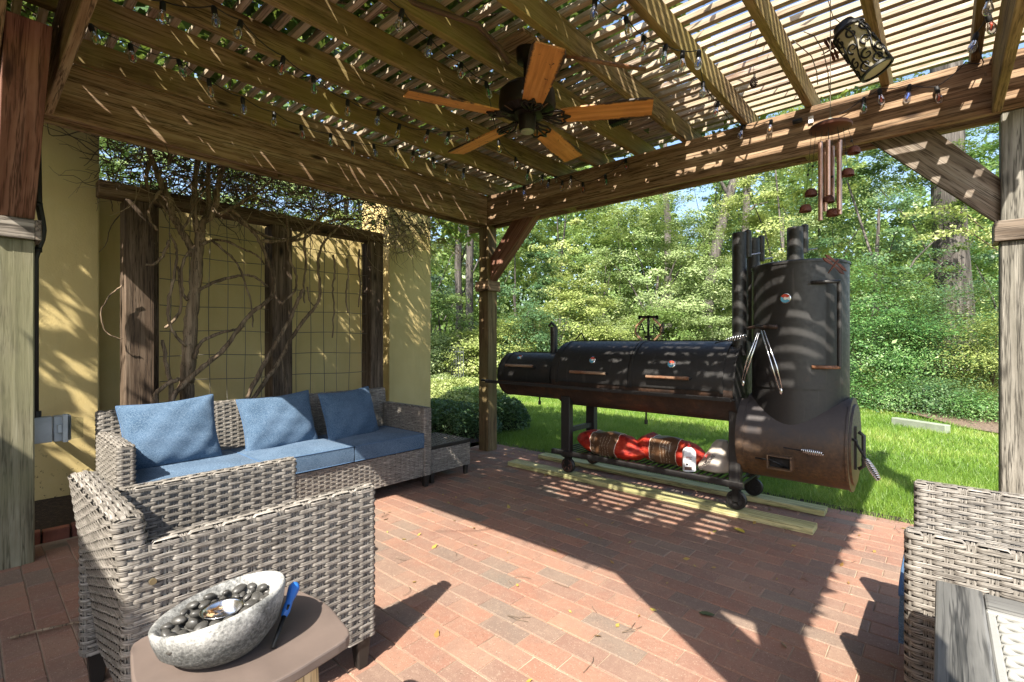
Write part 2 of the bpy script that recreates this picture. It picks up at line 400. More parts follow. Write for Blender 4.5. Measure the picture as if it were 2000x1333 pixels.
M['deadleaf'] = leafm('fallen_leaves', [(.12,.06,.02),(.28,.16,.05),(.42,.30,.07),(.30,.30,.08)], .2)
M['leaf_bright'] = leafm('bright_eave_leaves', [(.06,.13,.02),(.12,.22,.03),(.20,.30,.05),(.34,.40,.09)], .45)
M['leaf_deep'] = leafm('deep_green_leaves', [(.02,.07,.022),(.055,.15,.038),(.13,.26,.07),(.32,.46,.18)])
# ================================================================ GROUND
def sheet(name, x0, y0, x1, y1, z, mat, n=1, amp=0.0, parent=None):
    mb = MB(); nx = max(1, int(n*(x1-x0))); ny = max(1, int(n*(y1-y0)))
    for j in range(ny+1):
        for i in range(nx+1):
            x = x0+(x1-x0)*i/nx; y = y0+(y1-y0)*j/ny
            mb.v.append((x, y, z+(amp*sin(x*1.3+y*.7)*cos(y*.9-x*.4) if amp else 0)))
    for j in range(ny):
        for i in range(nx): a = j*(nx+1)+i; mb.quad(a, a+1, a+nx+2, a+nx+1)
    o = mb.build(name, mat, parent, smooth=True); return o
tag(sheet('ground', -150, -60, 90, 160, -.10, M['lawn']), kind='structure')
tag(sheet('lawn', -14, 4.06, 9, 16, -.022, M['lawn']), kind='structure')
patio = tag(sheet('patio', -4.0, -1.9, 3.6, 4.13, -.0045, M['sand']), kind='structure')
tag(sheet('planting_bed', -5.3, -1.5, -4.03, 4.2, .035, M['soil'], 12, .012), kind='structure')
tag(sheet('mulch_bed', -16, 4.2, -5.3, 6.0, -.03, M['mulch']), kind='structure')

# clay pavers, running bond, each with eased edges
PX, PY = .207, .1035
def paver_verts(lx, ly, h=.04, e=.0035):
    v = []
    for z, k in ((-h, 0), (-e, 0), (0, e)):
        for sx, sy in ((-1,-1),(1,-1),(1,1),(-1,1)): v.append((sx*(lx/2-k), sy*(ly/2-k), z))
    return v
PF = [(0,1,5,4),(1,2,6,5),(2,3,7,6),(3,0,4,7),(4,5,9,8),(5,6,10,9),(6,7,11,10),(7,4,8,11),(8,9,10,11)]
bm_ = bpy.data.meshes.new('brick'); bm_.from_pydata(paver_verts(PX-.0038, PY-.0038), [], PF); bm_.materials.append(M['brick']); bm_.update()
rb = random.Random(11); cand = []
for j in range(-18, 37):
    y = .3+(j+.5)*PY
    for i in range(-2, 36):
        x = -3.852+(i+.5)*PX+(.5*PX if j % 2 else 0)
        if x-PX/2 < -4.0: continue
        f = fdist(x, y); r = x*CS+y*SN
        vis = f > 1.55 and abs(r) < f*1.10
        px = 1000+F*r/max(f, .01); py = 666+F*1.2/max(f, .01)
        hid = vis and ((px > 1795 and py > 960) or (240 < px < 700 and py > 1010) or (280 < px < 820 and py < 935))
        cand.append((0 if (vis and not hid) else 1, f, x, y))
cand.sort(key=lambda c: (c[0], c[1]))
single = cand[:300]; rest = cand[300:]
def jit(): return rb.uniform(-.0011, .0013), rb.uniform(-.006, .006), rb.uniform(-.006, .006), rb.uniform(-.006, .006)
for _, f, x, y in single:
    o = bpy.data.objects.new('brick', bm_); link(o, patio); dz, a, b_, c = jit(); o.location = (x, y, dz); o.rotation_euler = (a*.6, b_*.6, c)
mb = MB(); base = paver_verts(PX-.0038, PY-.0038)
for _, f, x, y in rest:
    dz, a, b_, c = jit(); n = len(mb.v)
    for (vx, vy, vz) in base: mb.v.append((x+vx-vy*c, y+vy+vx*c, vz+dz+vx*b_*.5+vy*a*.5))
    for q in PF: mb.quad(*[n+k for k in q])
mb.build('brick', M['brick'], patio, kind='stuff')
# a soldier row of pavers closing the patio beside the lawn is part of the same bond; edging bricks hold the bed
edge = thing('brick_edging', 'low row of red clay edging bricks holding the dark soil bed beside the wooden post', 'edging')
rb2 = random.Random(3); y = -.6
while y < 2.45:
    L = rb2.choice([.128, .128, .13]); mb = MB(); s = .012
    prof = [(-L/2, 0), (-L/2+s, .004), (0, .002), (L/2-s, .004), (L/2, 0)]
    mb.prism([(-4.06, y+.002), (-4.0, y+.006), (-3.998+rb2.uniform(-.003, .003), y+L/2), (-4.0, y+L-.006), (-4.06, y+L-.002)], -.02, .068+rb2.uniform(-.003, .003))
    mb.build('edging_brick', M['edging'], edge, bevel=.006, seg=2); y += L

# ================================================================ WALL
wall = thing('garden_wall', 'yellow stucco garden wall with a recessed panel between two tall piers behind the sofa', 'wall')
MB().box((-5.55, -2.3, -.1), (-4.95, .70, 3.05)).build('pier', M['stucco'], wall, bevel=.012, seg=2)
MB().box((-5.55, 3.365, -.1), (-4.95, 4.0, 3.05)).build('pier', M['stucco'], wall, bevel=.012, seg=2)
MB().box((-5.50, .697, -.1), (-5.25, 3.368, 2.42)).build('recessed_wall', M['stucco'], wall)
# house behind the camera: its eave throws the shade that lies on the foot of the left post and the near pavers
house = thing('house', 'single storey stucco house with a low eave standing behind the patio', 'house')
MB().box((-9, -6.5, -.1), (-.6, -2.35, 2.75)).build('house_wall', M['stucco'], house)
MB().hexa([(-9.5,-1.84,2.78),(-.35,-1.84,2.78),(-.35,-6.8,2.80),(-9.5,-6.8,2.80),(-9.5,-1.84,2.93),(-.35,-1.84,2.93),(-.35,-4.4,3.9),(-9.5,-4.4,3.9)]).build('roof', M['smoker_low'], house)

# electrical conduit and outlet box on the wall beside the post
cond = thing('conduit', 'dark conduit pipe bending round the timber collar down the wall beside the left post', 'pipe')
P0 = [onX(75, 395, -3.86), onX(78, 412, -3.86), onX(82, 432, -3.86), onX(84, 450, -3.86), onX(81, 468, -3.86), onX(74, 485, -3.86)]
a = P0[0]; b = P0[-1]
pts = [Vector((a.x, a.y-.005, 2.40))]+P0+[Vector((b.x, b.y-.012, b.z-.06)), Vector((b.x, b.y-.012, .70))]
MB().tube(pts, .017, 10).build('pipe', M['legblack'], cond, smooth=True)
for z in (1.98, 1.72):
    MB().tube([Vector((a.x, a.y-.004 if z > 1.9 else b.y-.004, z+d)) for d in (-.012, .012)], .023, 10).build('coupling', M['blacksteel'], cond, smooth=True)
ob = thing('outlet_box', 'grey weatherproof outlet box with its clear cover open on the yellow wall', 'outlet box')
M['pvc'] = simple('grey_pvc', (.42,.45,.47), .5); M['clearcover'] = glassm('clear_cover', (.8, .82, .82))
c0 = onX(66, 868, -3.86); c1 = onX(128, 812, -3.86)
yb0, yb1, zb0, zb1 = c0.y-.01, c0.y+.155, c0.z+.005, c1.z+.005
MB().box((-3.90, yb0, zb0), (-3.83, yb0+.085, zb1)).build('box_body', M['pvc'], ob, bevel=.004)
MB().box((-3.90, yb0+.090, zb0), (-3.83, yb0+.165, zb1)).build('box_body', M['pvc'], ob, bevel=.004)
MB().box((-3.828, yb0+.125, zb0-.004), (-3.80, yb0+.150, zb1+.01)).build('hinge', M['pvc'], ob, bevel=.003)
MB().hexa([(-3.80,yb0+.148,zb0+.012),(-3.76,yb0+.21,zb0+.02),(-3.757,yb0+.21,zb0+.02),(-3.797,yb0+.148,zb0+.012),(-3.80,yb0+.148,zb1),(-3.76,yb0+.21,zb1-.012),(-3.757,yb0+.21,zb1-.012),(-3.797,yb0+.148,zb1)]).build('open_cover', M['clearcover'], ob)
MB().box((-3.828, yb0+.105, zb0+.05), (-3.815, yb0+.125, zb0+.10)).build('socket', M['pvc'], ob, bevel=.002)
MB().tube([(-3.865, yb0+.02, zb1), (-3.865, yb0+.02, zb1+.035)], .022, 10).build('fitting', M['legblack'], ob)
# a short stud carries the box between post and wall
MB().box((-4.95, yb0+.02, zb0+.02), (-3.90, yb0+.06, zb0+.06)).build('bracket', M['pvc'], ob)

# ================================================================ PERGOLA
perg = thing('pergola', 'weathered timber pergola with joists and close slats over the brick patio', 'pergola')
ZB, ZT = 2.455, 2.775
XL, XR, YF, YB_ = -3.83, .24, .105, 3.762     # near corners of the four posts
PW = .145
M['post_ash'] = wood('ash_grey_post_wood', [(.05,.045,.035),(.155,.145,.12),(.32,.30,.26)], 2, grain=.8, bstr=1.0)
M['ash_x'] = wood('ash_grey_brace_wood', [(.07,.05,.035),(.19,.15,.115),(.34,.30,.25)], 0, grain=.7, bstr=.9)
def post(x, y, mlow, mtop, lab=None):
    MB().box((x, y, -.01), (x+PW, y+PW, 1.745)).build('post', mlow, perg, bevel=.006, label=lab)
    MB().box((x+.002, y+.002, 1.745), (x+PW-.002, y+PW-.002, ZB-.003)).build('post', mtop, perg, bevel=.006, label=lab)
    MB().box((x+.028, y+.028, ZB-.003), (x+PW-.028, y+PW-.028, ZT)).build('post_core', mtop, perg)
    for ci, (a, b) in enumerate((((x-.026, y-.026, 1.745), (x+PW+.026, y-.001, 1.855)), ((x-.026, y+PW+.001, 1.745), (x+PW+.026, y+PW+.026, 1.855)),
                   ((x-.026, y, 1.747), (x-.001, y+PW, 1.853)), ((x+PW+.001, y, 1.747), (x+PW+.026, y+PW, 1.853)))):
        MB().box(a, b).build('collar_board', (M['beam_x'], M['beam_y'])[ci//2] if mlow is M['post_brown'] else (M['ash_x'], M['post_collar'])[ci//2], perg, bevel=.003)
M['post_collar'] = wood('weathered_collar', [(.12,.10,.08),(.30,.26,.22),(.48,.43,.37)], 1)
post(XL, YF, M['post_grey'], M['post_grey'], 'weathered grey green post')
post(XL, YB_, M['post_brown'], M['post_brown'])
post(XR, YB_, M['post_ash'], M['post_ash'], 'weathered grey post')
post(XR, YF, M['post_grey'], M['post_grey'])
bt = .040
# left side beams (along Y), right side, back, front. Inner ones butt between the cross beams
MB().box((-3.69-bt+.002, -.10, ZB), (-3.69, YB_-.004, ZT)).build('beam', M['beam_y'], perg, bevel=.004)
MB().box((-3.87, -.10, ZB), (-3.832, 3.94, ZT)).build('beam', M['beam_y'], perg, bevel=.004)
MB().box((.205, .33, ZB), (.245, YB_-.004, ZT)).build('beam', M['joist_y'], perg, bevel=.004)
MB().box((.388, .104, ZB), (.428, 3.94, ZT)).build('beam', M['joist_y'], perg, bevel=.004)
MB().box((-3.83, 3.762, ZB), (.43, 3.799, ZT-.001)).build('beam', M['beam_x'], perg, bevel=.004)
MB().box((-4.15, 3.909, ZB), (.43, 3.949, ZT-.001)).build('beam', M['beam_x'], perg, bevel=.004)
MB().box((-3.688, .285, ZB), (.43, .325, ZT-.001)).build('beam', M['beam_x'], perg, bevel=.004)
MB().box((-4.15, .062, ZB), (.43, .102, ZT-.001)).build('beam', M['beam_x'], perg, bevel=.004)
for x in (-2.72, -.70):
    MB().box((x, 3.80, ZB+.002), (x+.085, 3.908, ZB+.20)).build('spacer_block', M['joist_y'], perg)
for x in (-2.3, -.6): MB().box((x, .103, ZB+.002), (x+.085, .284, ZB+.2)).build('spacer_block', M['joist_y'], perg)
MB().box((-3.831, 1.6, ZB+.002), (-3.732, 1.68, ZB+.12)).build('spacer_block', M['joist_y'], perg)
# braces: boards between the twin beams, square cut on the post
def brace_x(xp, s, y0, y1, mat, z0=1.857, run=.63, wid=.25, cut=.30):
    """xp: post face, s: +1 to +x; lower edge climbs from z0 at the post to the beam"""
    up = run*1.0
    poly = [(xp, z0), (xp+s*run, z0+(ZB+.10-z0)), (xp+s*(run-cut), ZB+.10), (xp, z0+wid)]
    R = Matrix.Rotation(-s*atan2(ZB+.10-z0, run), 4, 'Y'); Ri = R.inverted()
    v = [Ri @ Vector((x, y0, z)) for x, z in poly]+[Ri @ Vector((x, y1, z)) for x, z in poly]
    mb = MB(); n = mb.pts(v)
    order = [(0,1,2,3),(7,6,5,4)] if s > 0 else [(3,2,1,0),(4,5,6,7)]
    for q in order: mb.quad(*q)
    for i in range(4): mb.quad(i, (i+4), (i+1) % 4+4, (i+1) % 4)
    o = mb.build('brace', mat, perg, bevel=.003); o.matrix_local = R; return o
brace_x(XL+PW, 1, 3.802, 3.906, M['red_x'], run=.70)
brace_x(XR, -1, 3.81, 3.85, M['ash_x'], run=.66, z0=1.85)
brace_x(XL+PW, 1, .106, .25, M['red_x'], run=.82)
brace_x(XR, -1, .106, .146, M['red_x'], run=.80, z0=1.76, wid=.42, cut=.48)
# joists along Y on top of the beams
jx = [-3.70, -3.32, -2.92, -2.52, -2.115, -1.71, -1.54-.0, -1.10, -.695, -.29, .12, .45]
jx = [-3.695, -3.19, -2.795, -2.36, -1.955, -1.545, -1.10, -.695, -.285, .12, .50]
ZJ = 2.92
rj = random.Random(5)
for x in jx:
    MB().box((x, -.19, ZT+.001), (x+.045, 4.09, ZJ)).build('joist', M['joist_y'], perg, bevel=.003)
# slats along X, standing on the joists
pitch = .0965; k = 0; y = -.325
while y < 4.06:
    x0 = -4.3+rj.uniform(-.03, .03); x1 = .60+rj.uniform(-.015, .02)
    mb = MB(); mb.box((x0, y, ZJ+.001), (x1, y+.036, ZJ+.034))
    mb.build('slat', M['slat_x'], perg, bevel=.002); y += pitch

# ================================================================ TRELLIS
trel = thing('trellis', 'dark timber trellis with wire mesh standing against the recessed yellow wall', 'trellis')
XT = -4.35
ty = [onX(244, 700, XT).y, onX(532, 600, XT).y, onX(724, 600, XT).y]
tw = [.175, .175, .15]
for y, w in zip(ty, tw):
    MB().box((XT-.17, y, -.05), (XT, y+w, 2.215)).build('post', M['trellis_z'], trel, bevel=.006)
MB().box((XT-.15, ty[0]+tw[0]+.002, .2), (XT-.09, ty[0]+tw[0]+.045, 2.21)).build('side_board', M['trellis_z'], trel)
MB().box((XT-.15, ty[0]-.14, 2.218), (XT-.02, ty[2]+tw[2]+.02, 2.325)).build('top_rail', M['trellis_y'], trel, bevel=.005)
def wires(y0, y1, nv):
    for i in range(nv):
        y = y0+(y1-y0)*(i+.5)/nv
        pts = [(XT-.07+.003*sin(z*9+i), y+.006*sin(z*5+i*2), z) for z in np.linspace(.25, 2.21, 12)]
        MB().tube(pts, .0032, 4, False).build('vertical_wire', M['wire'], trel)
    for i in range(10):
        z = 2.06-i*.195
        MB().tube([(XT-.075, y, z+.006*sin(y*7+i)) for y in np.linspace(y0, y1, 9)], .0032, 4, False).build('horizontal_wire', M['wire'], trel)
wires(ty[0]+tw[0]+.045, ty[1], 6); wires(ty[1]+tw[1], ty[2], 6)
# ================================================================ WICKER
class WB(MB):
    """ribbons with a per-vertex 'strand' attribute: metres along, row, across"""
    def __init__(s): super().__init__(); s.at = []
    def ribbon(s, P, W, row, half, u0=0.0, closed=False, crown=.0011):
        base = len(s.v); n = len(P); L = u0
        for i, (p, nrm) in enumerate(P):
            if i: L += (P[i][0]-P[i-1][0]).length
            for k, c in ((-1, 0), (0, crown), (1, 0)):
                s.v.append(tuple(p+W[i]*(k*half)+nrm*c)); s.at.append((L, row, (k+1)/2))
        m = n if closed else n-1
        for i in range(m):
            a = base+3*i; b = base+3*((i+1) % n)
            s.quad(a, b, b+1, a+1); s.quad(a+1, b+1, b+2, a+2)
    def finish(s, name, parent, kind='stuff'):
        me = s.mesh(name, M['wicker'], True)
        a = me.attributes.new('strand', 'FLOAT_VECTOR', 'POINT'); a.data.foreach_set('vector', np.array(s.at, dtype=np.float32).ravel())
        o = bpy.data.objects.new(name, me); link(o, parent); o['kind'] = kind; return o
def weave(wb, S, U, V, pu=.044, pv=.0142, amp=.0036, closed=False, spokes=True, seed=0, sub=8, fill=.90):
    """S(u,v)->(point, normal). Ribbons run along u."""
    nu = max(2, int(round(U/pu))); nu += nu % 2 if closed else 0
    pu = U/nu; nv = max(1, int(round(V/pv))); pv = V/nv; rr = random.Random(seed)
    e = .004
    for j in range(nv):
        v = (j+.5)*pv; P = []; W = []; steps = nu*sub; dv = rr.uniform(-.0006, .0006)
        for i in range(steps if closed else steps+1):
            u = U*i/steps; p, n = S(u, v+dv); q, _ = S(u, min(V, v+e)); q0, _ = S(u, max(0, v-e))
            w = (q-q0).normalized()
            ph = cos(pi*(u/pu)+pi*j)
            P.append((p+n*(amp*(1-2*max(0., min(1., (-ph-.38)/.42)))+.0022), n)); W.append(w)
        wb.ribbon(P, W, j+seed*3.7, pv*fill/2, rr.uniform(0, 5), closed)
    if spokes:
        for i in range(nu+(0 if closed else 1)):
            u = U*i/nu
            if not closed: u = min(max(u, .004), U-.004)
            for du in (-.0055, .0055):
                P = []; W = []
                for k in range(int(nv)+1):
                    v = V*k/nv; uu = (u+du) % U if closed else min(max(u+du, 0), U)
                    p, n = S(uu, v); q, _ = S((uu+e) % U if closed else min(U, uu+e), v); q0, _ = S((uu-e) % U if closed else max(0, uu-e), v)
                    w = (q-q0).normalized() if (q-q0).length > 1e-6 else Vector((1,0,0))
                    P.append((p+n*.0004, n)); W.append(w)
                wb.ribbon(P, W, i+50+seed, .0042, rr.uniform(0, 5), False, .0008)
def loop_surface(x0, y0, x1, y1, z0, lean=0.0, r=.014):
    """rounded rectangle walls, S(u,v); lean shifts y with height"""
    segs = []; per = 0
    L = [x1-x0-2*r, y1-y0-2*r]; arc = pi*r/2
    seq = [('l', Vector((x0+r, y0)), Vector((1,0)), L[0]), ('a', Vector((x1-r, y0+r)), -pi/2, arc), ('l', Vector((x1, y0+r)), Vector((0,1)), L[1]), ('a', Vector((x1-r, y1-r)), 0, arc),
           ('l', Vector((x1-r, y1)), Vector((-1,0)), L[0]), ('a', Vector((x0+r, y1-r)), pi/2, arc), ('l', Vector((x0, y1-r)), Vector((0,-1)), L[1]), ('a', Vector((x0+r, y0+r)), pi, arc)]
    U = 2*(L[0]+L[1])+4*arc
    def S(u, v):
        u = u % U
        for q in seq:
            if u <= q[3]+1e-9: break
            u -= q[3]
        if q[0] == 'l':
            p = q[1]+q[2]*u; n = Vector((q[2].y, -q[2].x))
        else:
            a = q[2]+u/r; n = Vector((cos(a), sin(a))); p = q[1]+n*r
        return Vector((p.x, p.y-lean*v, z0+v)), Vector((n.x, n.y, 0))
    return S, U
def cap_surface(x0, y0, x1, y1, z, along='y', crown=.006, dy=0.0):
    def S(u, v):
        if along == 'y': x = x1-v; y = y0+u; t = (v/(x1-x0))*2-1
        else: x = x0+u; y = y0+v; t = (v/(y1-y0))*2-1
        return Vector((x, y+dy, z-crown*t*t)), Vector((0, 0, 1))
    return S, ((y1-y0) if along == 'y' else (x1-x0)), ((x1-x0) if along == 'y' else (y1-y0))
def wicker_block(parent, name, x0, y0, x1, y1, z0, z1, lean=0.0, along='y', seed=0, top=True, label=None, fine=1.0):
    i = .006; mb = MB(); ly = lean*(z1-z0)
    mb.hexa([(x0+i,y0+i,z0+.004),(x1-i,y0+i,z0+.004),(x1-i,y1-i,z0+.004),(x0+i,y1-i,z0+.004),
             (x0+i,y0+i-ly,z1-.010),(x1-i,y0+i-ly,z1-.010),(x1-i,y1-i-ly,z1-.010),(x0+i,y1-i-ly,z1-.010)])
    o = mb.build(name, M['core'], parent, label=label)
    wb = WB(); S, U = loop_surface(x0, y0, x1, y1, z0, lean); weave(wb, S, U, z1-z0-.004, closed=True, seed=seed, pu=.044*fine, pv=.0142*fine)
    if top:
        S, U, V = cap_surface(x0+.002, y0+.002, x1-.002, y1-.002, z1-.002, along, .006, -ly)
        weave(wb, S, U, V, pv=.0155, seed=seed+5)
    wb.finish('wicker_weave', o); return o
def leg(parent, x, y, z1=.11, w=.055, t=.036):
    mb = MB(); a = w/2; b = t/2
    mb.hexa([(x-b,y-b,0),(x+b,y-b,0),(x+b,y+b,0),(x-b,y+b,0),(x-a,y-a,z1),(x+a,y-a,z1),(x+a,y+a,z1),(x-a,y+a,z1)])
    return mb.build('leg', M['legblack'], parent, bevel=.003)
def cushion(parent, name, x0, y0, x1, y1, z0, z1, seed=0, label=None):
    bm = bmesh.new(); nx, ny = 14, 14; rr = random.Random(seed); W = {}
    cx, cy = (x0+x1)/2, (y0+y1)/2; hx, hy = (x1-x0)/2, (y1-y0)/2; mb = MB(); rings = 6
    ph = [rr.uniform(0, 6) for _ in range(6)]
    def top(u, v):
        wr = .0035*sin(3.1*u+2.3*v+ph[0])+.0025*sin(7*u-4*v+ph[1])+.002*sin(11*v+ph[2])*u
        return .016*(1-u**4)*(1-v**4)+wr*(1-abs(u)**6)*(1-abs(v)**6)
    def shape(u, v, k):     # k in 0..1 round the side
        r = .014
        return Vector((cx+u*hx, cy+v*hy, 0))
    def grid(sgn, z):
        n0 = len(mb.v)
        for j in range(ny+1):
            for i in range(nx+1):
                u = sin((i/nx*2-1)*pi/2); v = sin((j/ny*2-1)*pi/2)
                e = 1-.012*(abs(u*v)**3)
                k = max(abs(u), abs(v)); dz = -.010 if k > .999 else 0
                mb.v.append((cx+u*(hx-.006)*e, cy+v*(hy-.006)*e, z+sgn*(top(u, v)+dz*0)))
        for j in range(ny):
            for i in range(nx):
                a = n0+j*(nx+1)+i; q = (a, a+1, a+nx+2, a+nx+1); mb.quad(*(q if sgn > 0 else q[::-1]))
        return n0
    t = grid(1, z1-.006); b = grid(-1, z0+.006)
    def rim(n0): return [n0+i for i in range(nx+1)]+[n0+j*(nx+1)+nx for j in range(1, ny+1)]+[n0+ny*(nx+1)+i for i in range(nx-1, -1, -1)]+[n0+j*(nx+1) for j in range(ny-1, 0, -1)]
    rt, rbm = rim(t), rim(b); m = len(rt); rows = [rbm]
    for z, o in ((z0+.006, .006), ((z0+z1)/2, .010), (z1-.006, .006)):
        n0 = len(mb.v)
        for idx in rt:
            x, y, _ = mb.v[idx]; d = Vector((x-cx, y-cy)); ux, uy = abs(d.x)/hx, abs(d.y)/hy
            nn = Vector((d.x/abs(d.x) if ux > .9 else 0, d.y/abs(d.y) if uy > .9 else 0))
            mb.v.append((x+nn.x*o, y+nn.y*o+.0015*sin(9*x+ph[3]), z))
        rows.append([n0+i for i in range(m)])
    rows.append(rt)
    for a_, b_ in zip(rows, rows[1:]):
        for i in range(m): mb.quad(a_[i], a_[(i+1) % m], b_[(i+1) % m], b_[i])
    o = mb.build(name, M['fabric'], parent, auto=55, label=label)
    for z in (z1-.006, z0+.006):
        ring = []
        for i in range(0, m, 2):
            x, y, _ = mb.v[rt[i]]; d = Vector((x-cx, y-cy)); ring.append((x+(.006*np.sign(d.x) if abs(d.x)/hx > .9 else 0), y+(.006*np.sign(d.y) if abs(d.y)/hy > .9 else 0), z))
        MB().tube(ring, .0035, 6, False, closed=True).build('piping', M['piping'], o, smooth=True)
    return o
def pillow(name, w, h, t, seed, label, group=None):
    rr = random.Random(seed); mb = MB(); n = 26; ph = [rr.uniform(0, 6.3) for _ in range(8)]
    def P(u, v, s):
        k = (max(0, 1-u*u)**.42)*(max(0, 1-v*v)**.42)
        pin = 1-.085*(1-abs(v)**2)*(u*u)**1.5-.0; pin2 = 1-.105*(1-abs(u)**2)*(v*v)**1.5
        x = u*w/2*pin; y = v*h/2*pin2
        cr = -(abs(u*v))**8*.006; x += cr*np.sign(u); y += cr*np.sign(v)
        wr = .006*sin(5*u+4*v+ph[0])+.004*sin(9*u-7*v+ph[1])+.004*sin(14*v+3*u+ph[2])*(1-abs(v))+.006*sin(12*(u-v)+ph[3])*abs(u*v)
        edge = min(1-abs(u), 1-abs(v)); wr += .005*sin(22*(u+v*.3)+ph[4])*max(0, .35-edge)*2.0*(1 if edge > 0 else 0)
        z = s*(t/2*k)*(1-.22*max(0, v))+wr*min(1, k*1.6)*(1 if s > 0 else .6)
        return (x, y, z)
    idx = {}
    for s in (1, -1):
        for j in range(n+1):
            for i in range(n+1):
                u = sin((i/n*2-1)*pi/2); v = sin((j/n*2-1)*pi/2)
                if s < 0 and (i in (0, n) or j in (0, n)): idx[(s, i, j)] = idx[(1, i, j)]; continue
                idx[(s, i, j)] = len(mb.v); mb.v.append(P(u, v, s))
        for j in range(n):
            for i in range(n):
                q = [idx[(s, i, j)], idx[(s, i+1, j)], idx[(s, i+1, j+1)], idx[(s, i, j+1)]]
                mb.quad(*(q if s > 0 else q[::-1]))
    o = mb.build(name, M['fabric'], None, smooth=True); tag(o, label, 'pillow', group)
    rim = [mb.v[idx[(1, i, 0)]] for i in range(n)]+[mb.v[idx[(1, n, j)]] for j in range(n)]+[mb.v[idx[(1, n-i, n)]] for i in range(n)]+[mb.v[idx[(1, 0, n-j)]] for j in range(n)]
    MB().tube(rim, .0042, 6, False, closed=True).build('piping', M['piping'], o, smooth=True)
    return o

# ---------------------------------------------------------------- sofa (faces +X)
sofa = thing('wicker_sofa', 'grey wicker three seat sofa with blue cushions in front of the yellow wall', 'sofa')
SX0, SX1, SY0, SY1 = -3.86, -3.155, .515, 2.555
wicker_block(sofa, 'arm', SX0+.12, SY0, SX1, SY0+.075, .10, .655, along='x', seed=1)
wicker_block(sofa, 'arm', SX0+.12, SY1-.075, SX1, SY1, .10, .655, along='x', seed=2)
# backrest leans away from the seat: build upright block with x lean by a sheared hexa
def back_block(parent, x0, x1, y0, y1, z0, z1, lean, seed):
    mb = MB(); i = .006; l = lean*(z1-z0)
    mb.hexa([(x0+i,y0+i,z0),(x1-i,y0+i,z0),(x1-i,y1-i,z0),(x0+i,y1-i,z0),(x0+i-l,y0+i,z1-.01),(x1-i-l,y0+i,z1-.01),(x1-i-l,y1-i,z1-.01),(x0+i-l,y1-i,z1-.01)])
    o = mb.build('backrest', M['core'], parent); wb = WB()
    S0, U = loop_surface(x0, y0, x1, y1, z0, 0)
    def S(u, v): p, n = S0(u, v); return Vector((p.x-lean*v, p.y, p.z)), n
    weave(wb, S, U, z1-z0-.004, closed=True, seed=seed)
    S2, U2, V2 = cap_surface(x0+.002-l, y0, x1-.002-l, y1, z1-.002, 'y'); weave(wb, S2, U2, V2, pv=.0185, seed=seed+9)
    wb.finish('wicker_weave', o); return o
back_block(sofa, SX0+.075, SX0+.135, SY0+.012, SY1-.012, .12, .772, .12, 3)
wicker_block(sofa, 'seat_base', SX0+.13, SY0+.078, SX1-.008, SY1-.078, .10, .33, along='y', seed=4, top=False)
for y in (SY0+.035, (SY0+SY1)/2, SY1-.035):
    for x in (SX0+.16, SX1-.035): leg(sofa, x, y, .105)
cw = (SY1-SY0-.156)/3
for i in range(3):
    y0 = SY0+.078+i*cw
    cushion(sofa, 'seat_cushion', SX0+.16, y0+.003, SX1+.012, y0+cw-.003, .332, .452, seed=i)
def place_pillow(o, px, py, X, dz, lean, yaw, roll):
    p = onX(px, py, X); o.location = (X, p.y, p.z+dz)
    # local x -> along Y, local y -> up, local z -> +X
    B = Matrix(((0,0,1),(1,0,0),(0,1,0))).to_4x4()
    o.matrix_world = Matrix.Translation(o.location) @ Matrix.Rotation(yaw, 4, 'Z') @ Matrix.Rotation(-lean, 4, 'Y') @ Matrix.Rotation(roll, 4, 'X') @ B
place_pillow(pillow('pillow', .51, .43, .19, 1, 'light blue pillow at the left end of the sofa fully in the sun'), 335, 846, -3.56, 0, .30, -.10, radians(4))
place_pillow(pillow('pillow', .53, .43, .19, 2, 'blue pillow in the middle of the sofa with dappled leaf light on it'), 546, 826, -3.60, 0, .30, .02, radians(3))
place_pillow(pillow('pillow', .48, .42, .18, 3, 'dark blue pillow at the right end of the sofa in full shade'), 684, 810, -3.55, 0, .30, .10, radians(3))

# ---------------------------------------------------------------- wicker side table at the sofa's right end
st = thing('wicker_side_table', 'low wicker side table between the right end of the sofa and the corner post', 'side table')
tx0, tx1, ty0, ty1, tz = -3.67, -3.20, 2.585, 3.035, .312
o = wicker_block(st, 'table_body', tx0, ty0, tx1, ty1, .09, tz-.022, seed=21, top=False)
wb = WB(); S, U, V = cap_surface(tx0, ty0, tx1, ty1, tz-.004, 'y', 0); weave(wb, S, U, V, pv=.0215, seed=25); wb.finish('woven_top', st)
for a, b in (((tx0-.004,ty0-.004,tz-.022),(tx0+.012,ty1+.004,tz+.004)),((tx1-.012,ty0-.004,tz-.022),(tx1+.004,ty1+.004,tz+.004)),((tx0+.0125,ty0-.004,tz-.022),(tx1-.0125,ty0+.012,tz+.004)),((tx0+.0125,ty1-.012,tz-.022),(tx1-.0125,ty1+.004,tz+.004))):
    MB().box(a, b).build('rim', M['legblack'], st, bevel=.003)
for x in (tx0+.03, tx1-.03):
    for y in (ty0+.03, ty1-.03): leg(st, x, y, .09, .04, .03)

